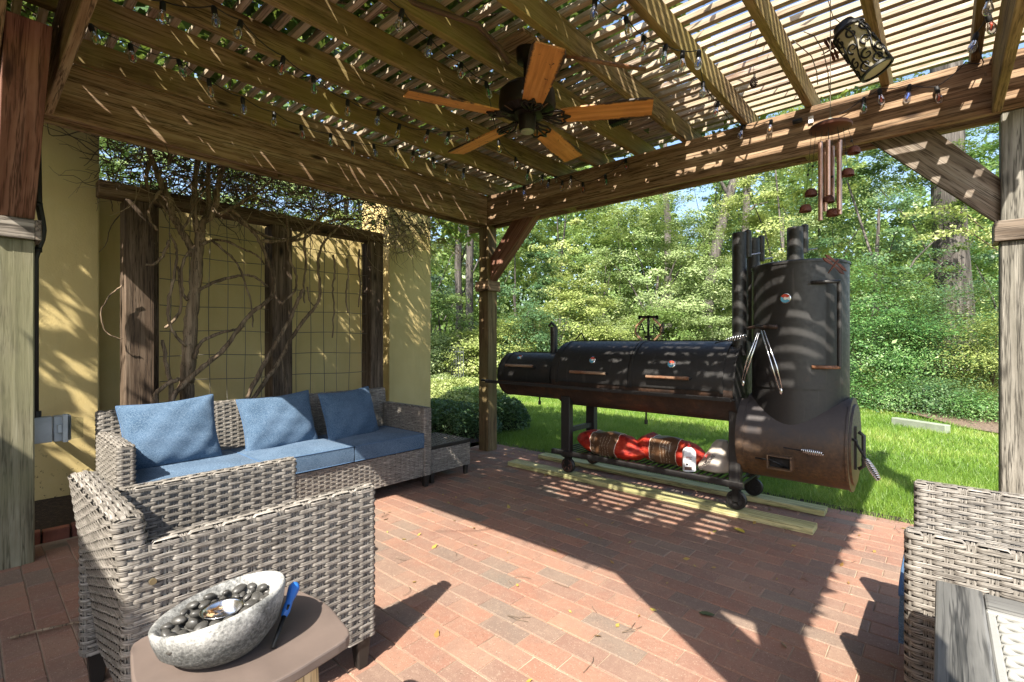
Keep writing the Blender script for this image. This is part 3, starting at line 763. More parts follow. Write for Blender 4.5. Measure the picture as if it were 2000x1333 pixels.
# ---------------------------------------------------------------- armchairs (local: faces +Y, floor centre at origin)
def armchair(label, cushions):
    c = thing('wicker_armchair', label, 'armchair', group='wicker armchairs')
    w = .345
    for s in (-1, 1):
        x0, x1 = (-w, -w+.062) if s < 0 else (w-.062, w)
        wicker_block(c, 'arm', x0, -.36, x1, .375, .115, .665, seed=31+s)
        leg(c, (x0+x1)/2, .335, .12); leg(c, (x0+x1)/2, -.32, .12)
    wicker_block(c, 'backrest', -w+.002, -.315, w-.002, -.250, .13, .742, lean=.12, along='x', seed=40)
    wicker_block(c, 'seat_base', -w+.066, -.245, w-.066, .345, .13, .30, along='y', seed=44)
    MB().tube([(w+.0015, -.305, .565), (w+.011, -.305, .565)], .0085, 12).build('bolt_head', M['brass'], c, auto=40)
    if cushions:
        cushion(c, 'seat_cushion', -w+.068, -.235, w-.068, .398, .305, .455, 7)
    return c
M['brass'] = simple('brass_bolt', (.40,.33,.20), .4, .8)
ch = armchair('grey wicker armchair without cushions in front of the sofa, a bolt on its near arm', False)
ch.location = (-1.915, .63, 0); ch.rotation_euler = (0, 0, radians(.6))
ch2 = armchair('grey wicker armchair with blue seat cushion at the right edge, behind the grey table', True)
ch2.location = (.30, 2.105, 0); ch2.rotation_euler = (0, 0, radians(90))

# ---------------------------------------------------------------- grey woven-look side table, bottom right
gt = thing('grey_side_table', 'grey plastic wood side table with a woven centre panel at the bottom right', 'side table')
GX0, GX1, GY0, GY1, GZ = -.012, .50, 1.12, 1.625, .60
fw = .085
MB().box((GX0, GY0, GZ-.05), (GX0+fw, GY1, GZ)).build('top_rail', M['greytable'], gt, bevel=.006, seg=2)
MB().box((GX1-fw, GY0, GZ-.05), (GX1, GY1, GZ)).build('top_rail', M['greytable'], gt, bevel=.006, seg=2)
gx = wood('grey_resin_wood_cross', [(.05,.05,.047),(.115,.113,.105),(.18,.178,.165)], 0, grain=.6, rough=.5, knots=False)
MB().box((GX0+fw+.001, GY1-fw, GZ-.05), (GX1-fw-.001, GY1, GZ-.004)).build('top_rail', gx, gt, bevel=.006, seg=2)
MB().box((GX0+fw+.001, GY0, GZ-.05), (GX1-fw-.001, GY0+fw, GZ-.004)).build('top_rail', gx, gt, bevel=.006, seg=2)
M['greyplain'] = simple('pale_grey_resin', (.27,.27,.25), .5, var=.06, bmp=.1)
MB().box((GX0+fw+.001, GY0+fw+.001, GZ-.045), (GX1-fw-.001, GY1-fw-.001, GZ-.019)).build('centre_panel', M['greyplain'], gt)
for a, b in (((GX0+fw+.001,GY1-fw-.018,GZ-.018),(GX1-fw-.001,GY1-fw-.001,GZ-.007)),((GX0+fw+.001,GY0+fw,GZ-.018),(GX0+fw+.016,GY1-fw-.019,GZ-.007))):
    MB().box(a, b).build('panel_lip', M['greyplain'], gt, bevel=.003)
mb = MB(); px0, px1, py0, py1 = GX0+fw+.017, GX1-fw-.004, GY0+fw+.004, GY1-fw-.02
n = 13
for i in range(n):
    y = py0+(py1-py0)*(i+.5)/n; pts = []
    for k in range(46):
        x = px0+(px1-px0)*k/45; pts.append((x, y, GZ-.016+.0042*cos(pi*k/3.0+pi*i)))
    mb.tube(pts, [.0095*(0.75+.25*abs(cos(pi*k/3.0+pi*i))) for k in range(46)], 8)
mb.build('moulded_weave', M['greyplain'], gt, smooth=True, kind='stuff')
for x in (GX0+.03, GX1-.03):
    for y in (GY0+.03, GY1-.03): MB().box((x-.028, y-.028, 0), (x+.028, y+.028, GZ-.051)).build('leg', M['greytable'], gt, bevel=.004)
for a, b in (((GX0+.002,GY0+.06,.10),(GX0+.02,GY1-.06,GZ-.052)),((GX0+.06,GY1-.02,.10),(GX1-.06,GY1-.002,GZ-.052)),((GX0+.06,GY0+.002,.10),(GX1-.06,GY0+.02,GZ-.052)),((GX1-.02,GY0+.06,.10),(GX1-.002,GY1-.06,GZ-.052))):
    MB().box(a, b).build('side_panel', M['greytable'], gt)

# ---------------------------------------------------------------- brown stool table with fire bowl
M['browntop'] = simple('brown_painted_top', (.13,.10,.085), .5, var=.12, bmp=.05)
bt_ = thing('brown_side_table', 'small brown table with rounded sides and pale wood legs in the left foreground', 'side table')
cx, cy, hw = -1.055, .372, .165
poly = []
for k in range(72):
    a = 2*pi*k/72+.02; c_, s_ = cos(a), sin(a); e_ = 9.0; r_ = 1/((abs(c_)**e_+abs(s_)**e_)**(1/e_)); r_ *= 1+.045*cos(4*a); poly.append((cx+c_*r_*hw*1.02, cy+s_*r_*hw*1.02))
MB().prism(poly, .578, .6).build('table_top', M['browntop'], bt_, bevel=.004, seg=2)
for s in (-1, 1):
    MB().hexa([(cx+s*.128-.010, cy-.13, 0),(cx+s*.128+.010, cy-.13, 0),(cx+s*.128+.010, cy+.13, 0),(cx+s*.128-.010, cy+.13, 0),
               (cx+s*.112-.010, cy-.095, .577),(cx+s*.112+.010, cy-.095, .577),(cx+s*.112+.010, cy+.095, .577),(cx+s*.112-.010, cy+.095, .577)]).build('leg_board', M['oak'], bt_, bevel=.002)
MB().box((cx-.10, cy-.02, .25), (cx+.10, cy+.02, .30)).build('stretcher', M['oak'], bt_)

M['bowl'] = None
def bowlmat():
    m, nt, b, out = new_mat('rough_grey_concrete'); v = coords(nt, rnd=False)
    n = noise(nt, v, 7, 7, .75, .4); n2 = noise(nt, v, 160, 4, .7)
    sx = nt.nodes.new('ShaderNodeSeparateXYZ'); nt.links.new(v, sx.inputs[0])
    c = ramp(nt, n2, [(.36,(.045,.047,.046)),(.52,(.10,.103,.10)),(.70,(.20,.202,.196))])
    c2 = ramp(nt, n2, [(.3,(.20,.20,.195)),(.6,(.42,.42,.40))]); rm = nd(nt, 'ShaderNodeMapRange'); rm.inputs['From Min'].default_value = .052; rm.inputs['From Max'].default_value = .082; nt.links.new(sx.outputs[2], rm.inputs[0])
    c = mix(nt, mix(nt, 1.0, ramp(nt, n, [(.42,(.08,.08,.08)),(.56,(1,1,1))]), rm.outputs[0], 'MULTIPLY'), c, c2)
    nt.links.new(c, b.inputs['Base Color']); b.inputs['Roughness'].default_value = .85; bump(nt, b, n2, .5, .003); return m
M['bowl'] = bowlmat()
bc = Vector((-1.058, .329, .601))
bowl = thing('fire_bowl', 'small grey concrete tabletop fire bowl with slanted rim full of black pebbles', 'fire bowl', bc)
dirR = Vector((CS, SN, 0))
mb = MB(); NA = 48
outer = [(.030, .0), (.060, .001), (.088, .010), (.112, .030), (.122, .055), (.126, .076), (.1225, .081), (.118, .0805), (.113, .068), (.096, .050), (.060, .042), (.004, .040)]
rings = []
for (r, h) in outer:
    ps = []
    for k in range(NA):
        a = 2*pi*k/NA; d = Vector((cos(a), sin(a), 0)); s = d.dot(dirR)
        tilt = .026*s*(h/.083) if h > .045 or r > .1 else 0
        if r < .115 and h > .035: tilt = .010*s*(r/.12)
        rr_ = r*(1+.04*s)*.91; h_ = h*1.12
        ps.append(d*rr_+Vector((0, 0, h_+tilt)))
    rings.append(mb.pts(ps))
for i in range(len(rings)-1):
    for k in range(NA): mb.quad(rings[i]+k, rings[i]+(k+1) % NA, rings[i+1]+(k+1) % NA, rings[i+1]+k)
mb.f.append(tuple(rings[0]+k for k in reversed(range(NA)))); mb.m.append(0)
mb.f.append(tuple(rings[-1]+k for k in range(NA))); mb.m.append(0)
mb.build('bowl', M['bowl'], bowl, smooth=True)
M['pebble'] = simple('black_pebble', (.060,.058,.053), .42, var=.3, vs_=30)
MB().lathe([(.029,.051),(.034,.074),(.0385,.0775),(.037,.0785),(.033,.075),(.028,.056),(.001,.055)], 28, (.006,.004,0)).build('burner_cup', M['chrome'], bowl, smooth=True)
rr = random.Random(9)
pm = [MB().ball((0,0,0), 1, 10, 7, (rr.uniform(.85,1.1), rr.uniform(.7,.95), rr.uniform(.42,.6))).mesh('pebble', M['pebble'], True) for _ in range(4)]
placed = []
for t in range(4000):
    a = rr.uniform(0, 2*pi); r = .098*sqrt(rr.uniform(.14, 1)); s = rr.uniform(.0095, .0155)
    x, y = r*cos(a)+.004, r*sin(a)
    lay = 0 if len(placed) < 52 else 1
    if any((x-q[0])**2+(y-q[1])**2 < ((s+q[2])*.80)**2 and q[3] == lay for q in placed): continue
    if (x-.006)**2+(y-.004)**2 < (.037+s*.75)**2: continue
    z = .060+.085*max(0, r-.07)+.010*lay+(.12*(x*dirR.x+y*dirR.y))
    if lay and r > .095: continue
    placed.append((x, y, s, lay)); o = bpy.data.objects.new('pebble', pm[len(placed) % 4]); link(o, bowl)
    o.location = (x, y, z); o.scale = (s, s, s); o.rotation_euler = (rr.uniform(-.5,.5)+(1.2 if rr.random() < .12 else 0), rr.uniform(-.5,.5), rr.uniform(0,6))
    if len(placed) > 82: break
M['dryleaf'] = simple('dry_leaf', (.52,.36,.20), .8, var=.3)
mb = MB()
for k in range(9):
    c = Vector((-.004+rr.uniform(-.013,.010), -.006+rr.uniform(-.010,.010), .064+k*.0012)); q = Euler((rr.uniform(-.7,.7), rr.uniform(-.7,.7), rr.uniform(0,6))).to_matrix()
    n0 = mb.pts([c+q@Vector((x*.011, y*.006, .003*abs(x))) for x, y in ((-1,0),(-.3,-1),(.6,-.8),(1,0),(.4,.9),(-.4,.8))]); mb.f.append(tuple(n0+i for i in range(6))); mb.m.append(0)
tag(mb.build('leaf_litter', M['dryleaf']), 'crumbled tan dry leaf lying in the steel cup of the fire bowl', 'leaf').location = bc
lt = thing('lighter', 'long utility lighter with a blue handle leaning against the fire bowl', 'lighter')
p0 = onZ(533, 1266, .604); p1 = atF(577, 1140, 1.045)
d = (p1-p0); M['bluepl'] = simple('blue_plastic', (.03,.16,.55), .35)
MB().tube([p0, p0+d*.50], .0042, 10).build('nozzle', M['blacksteel'], lt, smooth=True)
MB().tube([p0+d*.47, p0+d*.55, p0+d*.72, p0+d*.80, p0+d*.93, p0+d], [.006,.0085,.0075,.010,.012,.008], 12).build('handle', M['bluepl'], lt, smooth=True)
MB().tube([p0+d*.60+Vector((.008,-.004,0)), p0+d*.69+Vector((.010,-.005,0))], .003, 8).build('trigger', M['blacksteel'], lt, smooth=True)
# ================================================================ BOARDS UNDER THE SMOKER
def board(label, x0, x1, y0, y1, parent=None):
    o = MB().box((x0, y0, .002), (x1, y1, .040)).build('timber_board', M['lumber'], None, bevel=.003, seg=2)
    return tag(o, label, 'board', 'boards under the smoker wheels')
board('pale yellow timber board on the pavers under the front wheels of the smoker', -3.13, -.595, 3.465, 3.605)
board('pale timber board at the lawn edge under the rear smoker wheels', -3.09, -.60, 3.885, 4.015)
# ================================================================ SMOKER
sm = thing('smoker', 'long black barrel smoker with upright cabinet and rusty firebox standing on boards', 'smoker')
BY, BZ, BR = 3.69, .905, .285
LZ, LR = .868, .21
def arc(mb, x0, x1, cy, cz, R0, R1, a0, a1, n=20):
    """shell section round the x axis; angle 0 = toward -Y (front), 90 = up"""
    idx = []
    for k in range(n+1):
        a = radians(a0+(a1-a0)*k/n); c, s = cos(a), sin(a)
        idx.append(mb.pts([(x0, cy-R0*c, cz+R0*s), (x1, cy-R0*c, cz+R0*s), (x1, cy-R1*c, cz+R1*s), (x0, cy-R1*c, cz+R1*s)]))
    for k in range(n):
        a, b = idx[k], idx[k+1]
        mb.quad(a+3, a+2, b+2, b+3); mb.quad(a, b, b+1, a+1); mb.quad(a, a+3, b+3, b); mb.quad(a+1, b+1, b+2, a+2)
    mb.quad(idx[0], idx[0]+1, idx[0]+2, idx[0]+3); e = idx[-1]; mb.quad(e+3, e+2, e+1, e)
def varc(mb, cx, cy, z0, z1, R0, R1, a0, a1, n=24):
    idx = []
    for k in range(n+1):
        a = radians(a0+(a1-a0)*k/n); c, s = cos(a), sin(a)
        idx.append(mb.pts([(cx+R0*c, cy+R0*s, z0), (cx+R0*c, cy+R0*s, z1), (cx+R1*c, cy+R1*s, z1), (cx+R1*c, cy+R1*s, z0)]))
    for k in range(n):
        a, b = idx[k], idx[k+1]
        mb.quad(a+3, b+3, b+2, a+2); mb.quad(a, a+1, b+1, b); mb.quad(a+1, a+2, b+2, b+1); mb.quad(a, b, b+3, a+3)
    mb.quad(idx[0]+3, idx[0]+2, idx[0]+1, idx[0]); e = idx[-1]; mb.quad(e, e+1, e+2, e+3)
# barrels
mb = MB(); arc(mb, -2.56, -1.045, BY, BZ, BR-.006, BR, -200, -8, 30); mb.build('barrel_bottom', M['smoker_low'], sm, auto=40)
mb = MB(); arc(mb, -2.56, -1.045, BY, BZ, BR-.006, BR, -8, 160, 30); mb.build('barrel_top', M['smoker'], sm, auto=40)
MB().lathe([(BR-.003, -2.562), (BR-.003, -2.556)], 48, (0, BY, BZ), 'x').build('end_plate', M['smoker'], sm, auto=40)
MB().lathe([(BR+.012, -1.045), (BR+.012, -1.033)], 48, (0, BY, BZ), 'x').build('end_plate', M['smoker'], sm, auto=40)
mb = MB(); arc(mb, -3.27, -2.555, BY, LZ, LR-.006, LR, -200, -14, 26); mb.build('barrel_bottom', M['smoker_low'], sm, auto=40)
mb = MB(); arc(mb, -3.27, -2.555, BY, LZ, LR-.006, LR, -14, 160, 26); mb.build('barrel_top', M['smoker'], sm, auto=40)
MB().lathe([(LR+.004, -3.278), (LR+.004, -3.268)], 48, (0, BY, LZ), 'x').build('end_plate', M['smoker'], sm, auto=40)
def lid(x0, x1, R, cz, a0, a1):
    mb = MB(); arc(mb, x0, x1, BY, cz, R+.001, R+.008, a0, a1, 22); o = mb.build('lid', M['smoker'], sm, auto=40)
    for xa in (x0-.012, x1-.012):
        m2 = MB(); arc(m2, xa, xa+.024, BY, cz, R+.0085, R+.014, a0-2, a1, 22); m2.build('strap', M['smoker'], o, auto=40)
    m2 = MB(); arc(m2, x0, x1, BY, cz, R+.0085, R+.018, a1-5, a1, 2); m2.build('hinge_strip', M['smoker'], o)
    return o
lids = [lid(-3.20, -2.64, LR, LZ, -8, 100), lid(-2.50, -1.83, BR, BZ, -10, 100), lid(-1.80, -1.12, BR, BZ, -10, 100)]
def on_barrel(px, py, cz, R):
    p = onY(px, py, BY-R*.9)
    for _ in range(4):
        s = max(-.99, min(.99, (p.z-cz)/R)); p = onY(px, py, BY-R*sqrt(1-s*s))
    return p, Vector((0, -(BY-p.y), p.z-cz)).normalized()
def thermometer(parent, p, n, r=.030):
    q = Vector((0, 0, 1)).rotation_difference(n).to_matrix()
    def T(prof, nm, mat, off=0):
        mb = MB(); mb.lathe(prof, 24); mb.v = [tuple(p+q@Vector(v)) for v in mb.v]; return mb.build(nm, mat, parent, auto=40)
    g = T([(r, -.004), (r, .010), (r*.9, .012), (r*.86, .008)], 'gauge', M['chrome'])
    # dial face: blue, red and white fields
    for k, (a0, a1, mt) in enumerate(((150, 330, 'dialblue'), (20, 150, 'dialred'), (-30, 20, 'dialwhite'))):
        mb = MB(); c = mb.pts([p+q@Vector((0, 0, .0125))]); m_ = 10
        for i in range(m_+1):
            a = radians(a0+(a1-a0)*i/m_); mb.pts([p+q@Vector((cos(a)*r*.84, sin(a)*r*.84, .0125))])
        for i in range(m_): mb.f.append((c, c+1+i, c+2+i)); mb.m.append(0)
        mb.build('dial', M[mt], g)
    mb = MB(); mb.lathe([(r*.3, .0127), (r*.28, .0132)], 16); mb.v = [tuple(p+q@Vector(v)) for v in mb.v]; mb.build('dial_centre', M['dialwhite'], g)
    return g
M['dialblue'] = simple('dial_blue', (.12,.38,.55), .4, var=.02); M['dialred'] = simple('dial_red', (.55,.07,.04), .4, var=.02); M['dialwhite'] = simple('dial_white', (.75,.74,.68), .4, var=.02)
for i, (tp, hl, hr) in enumerate((((1016, 699), (988, 713), (1040, 716)), ((1158, 704), (1113, 726), (1182, 730)), ((1312, 712), (1262, 735), (1345, 741)))):
    cz, R = (LZ, LR) if i == 0 else (BZ, BR)
    p, n = on_barrel(*tp, cz, R+.008); thermometer(lids[i], p, n)
    a, na = on_barrel(*hl, cz, R+.05); b, nb = on_barrel(*hr, cz, R+.05); b = Vector((b.x, a.y, a.z))
    h = MB().tube([a, b], .013, 12).build('handle', M['rusthandle'], lids[i], auto=50)
    for q in (a, b): MB().tube([q, q-na*.045], .007, 8).build('handle_bracket', M['smoker'], h)
# work shelf along the front
mb = MB(); mb.box((-3.29, 3.315, .800), (-1.035, 3.322, .828)); mb.box((-3.29, 3.322, .800), (-1.035, 3.455, .806)); mb.build('front_shelf', M['smoker'], sm, bevel=.002)
mb = MB()
for k in range(56):
    x = -3.27+k*.0402
    mb.beam((x, 3.323, .813), (x+.04, 3.42, .813), .004, .005); mb.beam((x+.04, 3.323, .813), (x, 3.42, .813), .004, .005)
mb.build('shelf_mesh', M['smoker'], sm, kind='stuff')
MB().tube([(-3.28, 3.40, .812), (-3.42, 3.40, .812)], .011, 8).build('shelf_rod', M['blacksteel'], sm)
# legs, rack, casters
def caster(x, y, mat2):
    w = MB(); w.lathe([(.030,-.016),(.060,-.017),(.066,-.012),(.066,.012),(.060,.017),(.030,.016)], 24, (x, y, .109), 'y'); wo = w.build('wheel', M['wheel'], sm, auto=40)
    MB().lathe([(.044,-.020),(.052,-.0195),(.052,.0195),(.044,.020)], 24, (x, y, .109), 'y', cap=False).build('rim', mat2, wo, auto=40)
    MB().lathe([(.014,-.022),(.014,.022)], 12, (x, y, .109), 'y').build('hub', mat2, wo)
    for k in range(5):
        a = 2*pi*k/5+.3; MB().beam((x+.012*cos(a), y-.0185, .109+.012*sin(a)), (x+.046*cos(a), y-.0185, .109+.046*sin(a)), .006, .010, (0,1,0)).build('spoke', mat2, wo)
    f = MB(); f.box((x-.020, y-.032, .100), (x+.020, y-.026, .182)); f.box((x-.020, y+.026, .100), (x+.020, y+.032, .182)); f.box((x-.038, y-.038, .182), (x+.038, y+.038, .190)); f.build('fork', M['blacksteel'], sm, bevel=.002)
for (x0, x1) in ((-2.505, -2.415), (-1.095, -1.02)):
    for y in (3.50, 3.90):
        MB().box((x0, y-.03, .191), (x1, y+.03, .72)).build('leg', M['smoker'], sm, bevel=.004)
        caster((x0+x1)/2, 3.52 if y < 3.7 else 3.92, M['wheelrust'] if x0 < -2 else M['blacksteel'])
for y in (3.475, 3.925): MB().box((-2.60, y-.02, .205), (-1.0, y+.02, .245)).build('rack_rail', M['smoker'], sm, bevel=.003)
for k in range(34):
    x = -2.56+k*.0468; MB().box((x, 3.496, .226), (x+.012, 3.904, .236)).build('rack_bar', M['blacksteel'], sm)
for x in (-2.46, -1.06): MB().box((x-.02, 3.531, .40), (x+.02, 3.869, .44)).build('cross_bar', M['smoker'], sm)
# drain stubs
for (px, py) in ((1054, 779), (1262, 815)):
    p = onY(px, py, BY); MB().tube([(p.x, BY, .70), (p.x, BY, p.z-.02)], .008, 8).build('drain_pipe', M['blacksteel'], sm)
    MB().tube([(p.x, BY, p.z-.02), (p.x, BY, p.z-.055)], .014, 6).build('drain_cap', M['blacksteel'], sm)
# small chimney, hook
p = onY(1082, 670, 3.72); MB().tube([(p.x, 3.72, LZ+LR-.02), (p.x, 3.72, 1.335)], .036, 16).build('short_chimney', M['smoker'], sm, auto=40)
MB().tube([(p.x+.02, 3.715, 1.335), (p.x-.015, 3.70, 1.375), (p.x-.045, 3.70, 1.34)], .014, 8).build('chimney_flap', M['smoker'], sm)
a = onY(1124, 664, 3.7); MB().tube([a, onY(1135, 651, 3.7), onY(1137, 652, 3.7), onY(1143, 664, 3.7)], .006, 6).build('lid_hook', M['blacksteel'], sm)
# chimneys beside the cabinet
def chimney(px, Y, ztop, zb, r, flap=True):
    p = onY(px, 560, Y); MB().lathe([(r, zb), (r, ztop), (r*.9, ztop+.002), (r*.86, ztop-.06)], 28, (p.x, Y, 0), cap=False).build('chimney', M['smoker'], sm, auto=40)
    if flap:
        MB().lathe([(.021, ztop-.17), (.023, ztop-.16), (.023, ztop+.012), (.012, ztop+.022)], 14, (p.x+r*.80+.010, Y+.030, 0)).build('damper_sleeve', M['smoker'], sm, auto=40)
        q = Vector((p.x+r+.01, Y+.03, ztop-.155)); MB().tube([q, q+Vector((.055, .055, .012))], .006, 8).build('damper_handle', M['chrome'], sm)
    return p
chimney(1444, 3.60, 1.955, 1.10, .047); chimney(1471, 3.86, 1.955, 1.10, .047)
# upright cabinet
CX_, CY_, CR = -.722, 3.725, .283
MB().lathe([(CR, .66), (CR, 1.705), (CR-.012, 1.712)], 64, (CX_, CY_, 0)).build('cabinet', M['smoker'], sm, auto=40)
MB().lathe([(CR+.006, 1.690), (CR+.006, 1.703)], 64, (CX_, CY_, 0), cap=False).build('rim_band', M['smoker'], sm, auto=40)
mb = MB(); varc(mb, CX_, CY_, .90, 1.655, CR+.001, CR+.009, -143, -50); door = mb.build('cabinet_door', M['smoker'], sm, auto=40)
def onC(az, z, d=0.0): a = radians(az); n = Vector((cos(a), sin(a), 0)); return Vector((CX_, CY_, z))+n*(CR+.009+d), n
p, n = onC(-93, 1.468); thermometer(door, p, n, .032)
a1, n1 = onC(-40, 1.555, .045); a2, _ = onC(-40, 1.045, .045)
MB().tube([a1, a2], .014, 12).build('hinge_bar', M['smoker'], door, auto=50)
for z in (1.56, 1.04):
    b0, _ = onC(-66, z, .012); b1, _ = onC(-40, z, .047); bm2, _ = onC(-52, z, .03); MB().tube([b0, bm2, b1], .011, 8).build('hinge_arm', M['rusthandle'] if z < 1.2 else M['smoker'], door, smooth=True)
b0, _ = onC(-128, 1.295, .03); b1, _ = onC(-100, 1.29, .045); MB().tube([b0, b1], .013, 8).build('latch', M['smoker_low'], door, smooth=True)
b2, _ = onC(-140, 1.285, .05); MB().tube([b0, b2], .010, 8).build('latch', M['smoker_low'], door, smooth=True)
def spring_handle(parent, p, q, coils=11, r0=.010, r1=.017):
    d = q-p; L = d.length; dn = d.normalized(); s = dn.cross(Vector((0,0,1))).normalized(); u = s.cross(dn)
    MB().tube([p-dn*.10, q], .0045, 8).build('handle_rod', M['blacksteel'], parent)
    pts = []; rad = []
    for i in range(coils*10+1):
        t = i/(coils*10); R = r0+(r1-r0)*sin(pi*t)
        a = 2*pi*coils*t; pts.append(p+d*t+s*(R*cos(a))+u*(R*sin(a)))
    MB().tube(pts, .0030, 6).build('spring_handle', M['chrome'], parent, smooth=True)
h0, _ = onC(-132, 1.235, .08); h1, _ = onC(-150, 1.205, .16); spring_handle(door, h1, h0, 8)
chimney(1553, 3.725, 1.965, 1.70, .050)
# firebox, joined under the cabinet
FY, FZ, FR = 3.70, .552, .285
MB().lathe([(FR, -1.005), (FR, -.425)], 64, (0, FY, FZ), 'x').build('firebox', M['firebox'], sm, auto=40)
MB().lathe([(FR+.008, -.424), (FR+.008, -.412)], 64, (0, FY, FZ), 'x').build('firebox_rim', M['firebox'], sm, auto=40)
MB().lathe([(FR-.035, -.411), (FR-.035, -.400), (FR-.05, -.398)], 48, (0, FY, FZ), 'x').build('firebox_door', M['firebox'], sm, auto=40)
MB().box((-.399, FY-.13, FZ-.13), (-.385, FY-.105, FZ+.13)).build('door_strap', M['smoker'], sm)
MB().tube([(-.37, FY-.19, FZ-.11), (-.345, FY-.19, FZ-.09), (-.345, FY-.19, FZ+.09), (-.37, FY-.19, FZ+.11)], .011, 8).build('door_bar', M['smoker'], sm, smooth=True)
def on_fb(px, py, off=0.0):
    p = onY(px, py, FY-FR)
    for _ in range(4):
        s = max(-.99, min(.99, (p.z-FZ)/(FR+off))); p = onY(px, py, FY-(FR+off)*sqrt(1-s*s))
    return p
# draught inlet: square steel tube frame standing proud of the shell
A = on_fb(1498, 887, .045); B = on_fb(1549, 920, .045); x0, x1, z1, z0 = A.x, B.x, A.z, B.z; yf = FY-FR-.055
t = .009
for a, b in (((x0,yf,z0),(x1,FY-.15,z0+t)),((x0,yf,z1-t),(x1,FY-.15,z1)),((x0,yf,z0+t),(x0+t,FY-.15,z1-t)),((x1-t,yf,z0+t),(x1,FY-.15,z1-t))):
    MB().box(a, b).build('inlet_frame', M['firebox'], sm, bevel=.003)
MB().box((x0+t, FY-FR-.004, z0+t), (x1-t, FY-FR+.10, z1-t)).build('inlet_opening', M['core'], sm)
MB().tube([(x0-.07, yf+.02, (z0+z1)/2+.01), (x0+.02, yf+.02, (z0+z1)/2+.01), (x1-.03, yf+.03, z0+.02)], .006, 8).build('inlet_rod', M['blacksteel'], sm, smooth=True)
a = on_fb(1566, 880, .04); b = on_fb(1608, 885, .04); b = Vector((b.x, a.y, a.z-.004)); spring_handle(sm, a, b)
mb = MB(); arc(mb, -1.035, -.985, FY, FZ, FR+.001, FR+.007, -60, 60, 16); mb.build('weld_band', M['firebox'], sm, auto=40)
p = Vector((-.375, FY-.22, FZ+.04)); q = onY(1716, 937, 3.36); spring_handle(sm, p+(q-p)*.45, q, 12)
MB().tube([p+Vector((-.03,.0,.03)), p+Vector((0,-.01,.02)), p, p+(q-p)*.3], .008, 8).build('door_latch', M['blacksteel'], sm, smooth=True)
# steel letters on a rusted outline above the lid
SYP = 3.86; M['emblemrust'] = simple('pale_rust', (.42,.24,.14), .6)
def sp(px, py): return onY(px, py, SYP)
for pa, pb in (((1243,637),(1262,619)),((1274,619),(1291,637)),((1241,650),(1256,668)),((1292,650),(1275,668)),((1243,637),(1241,650)),((1291,637),(1292,650))):
    MB().beam(sp(*pa), sp(*pb), .014, .018, (0,1,0)).build('emblem_outline', M['emblemrust'], sm)
def letter(segs, w):
    mb = MB()
    for pa, pb in segs: mb.beam(sp(*pa)-Vector((0,.012,0)), sp(*pb)-Vector((0,.012,0)), w, .006, (0,1,0))
    mb.build('letter', M['blacksteel'], sm)
letter([((1249,619),(1286,619)),((1267.5,616),(1267.5,656)),((1260,658),(1275,658)),((1250,616),(1250,624)),((1285,616),(1285,624))], .020)
letter([((1247,650),(1254,632)),((1261,650),(1254,632)),((1250,644),(1258,644)),((1244,650),(1250,650)),((1258,650),(1264,650))], .009)
letter([((1278,650),(1278,632)),((1278,632),(1287,646)),((1287,646),(1296,630)),((1296,630),(1296,650)),((1274,650),(1281,650)),((1292,650),(1300,650))], .009)
MB().box((sp(1265,660).x, SYP-.008, 1.16), (sp(1270,660).x, SYP+.004, 1.235)).build('emblem_stem', M['blacksteel'], sm)
# tongs hanging on the latch
tg = thing('tongs', 'pair of long steel tongs hanging open from the cabinet latch of the smoker', 'tongs')
for pa, pb, pc in (((1487,645),(1508,716),(1523,763)), ((1492,645),(1517,716),(1527,758)), ((1483,650),(1465,705),(1452,745)), ((1480,650),(1459,703),(1449,742))):
    MB().tube([onY(*pa, 3.36), onY(*pb, 3.36), onY(*pc, 3.36)], [.004,.005,.004], 6).build('arm', M['chrome'], tg, smooth=True)
for pa in ((1525,764),(1451,748)):
    p = onY(*pa, 3.36); MB().ball(p, .016, 10, 6, (.6,.3,1.3)).build('scoop', M['chrome'], tg, smooth=True)

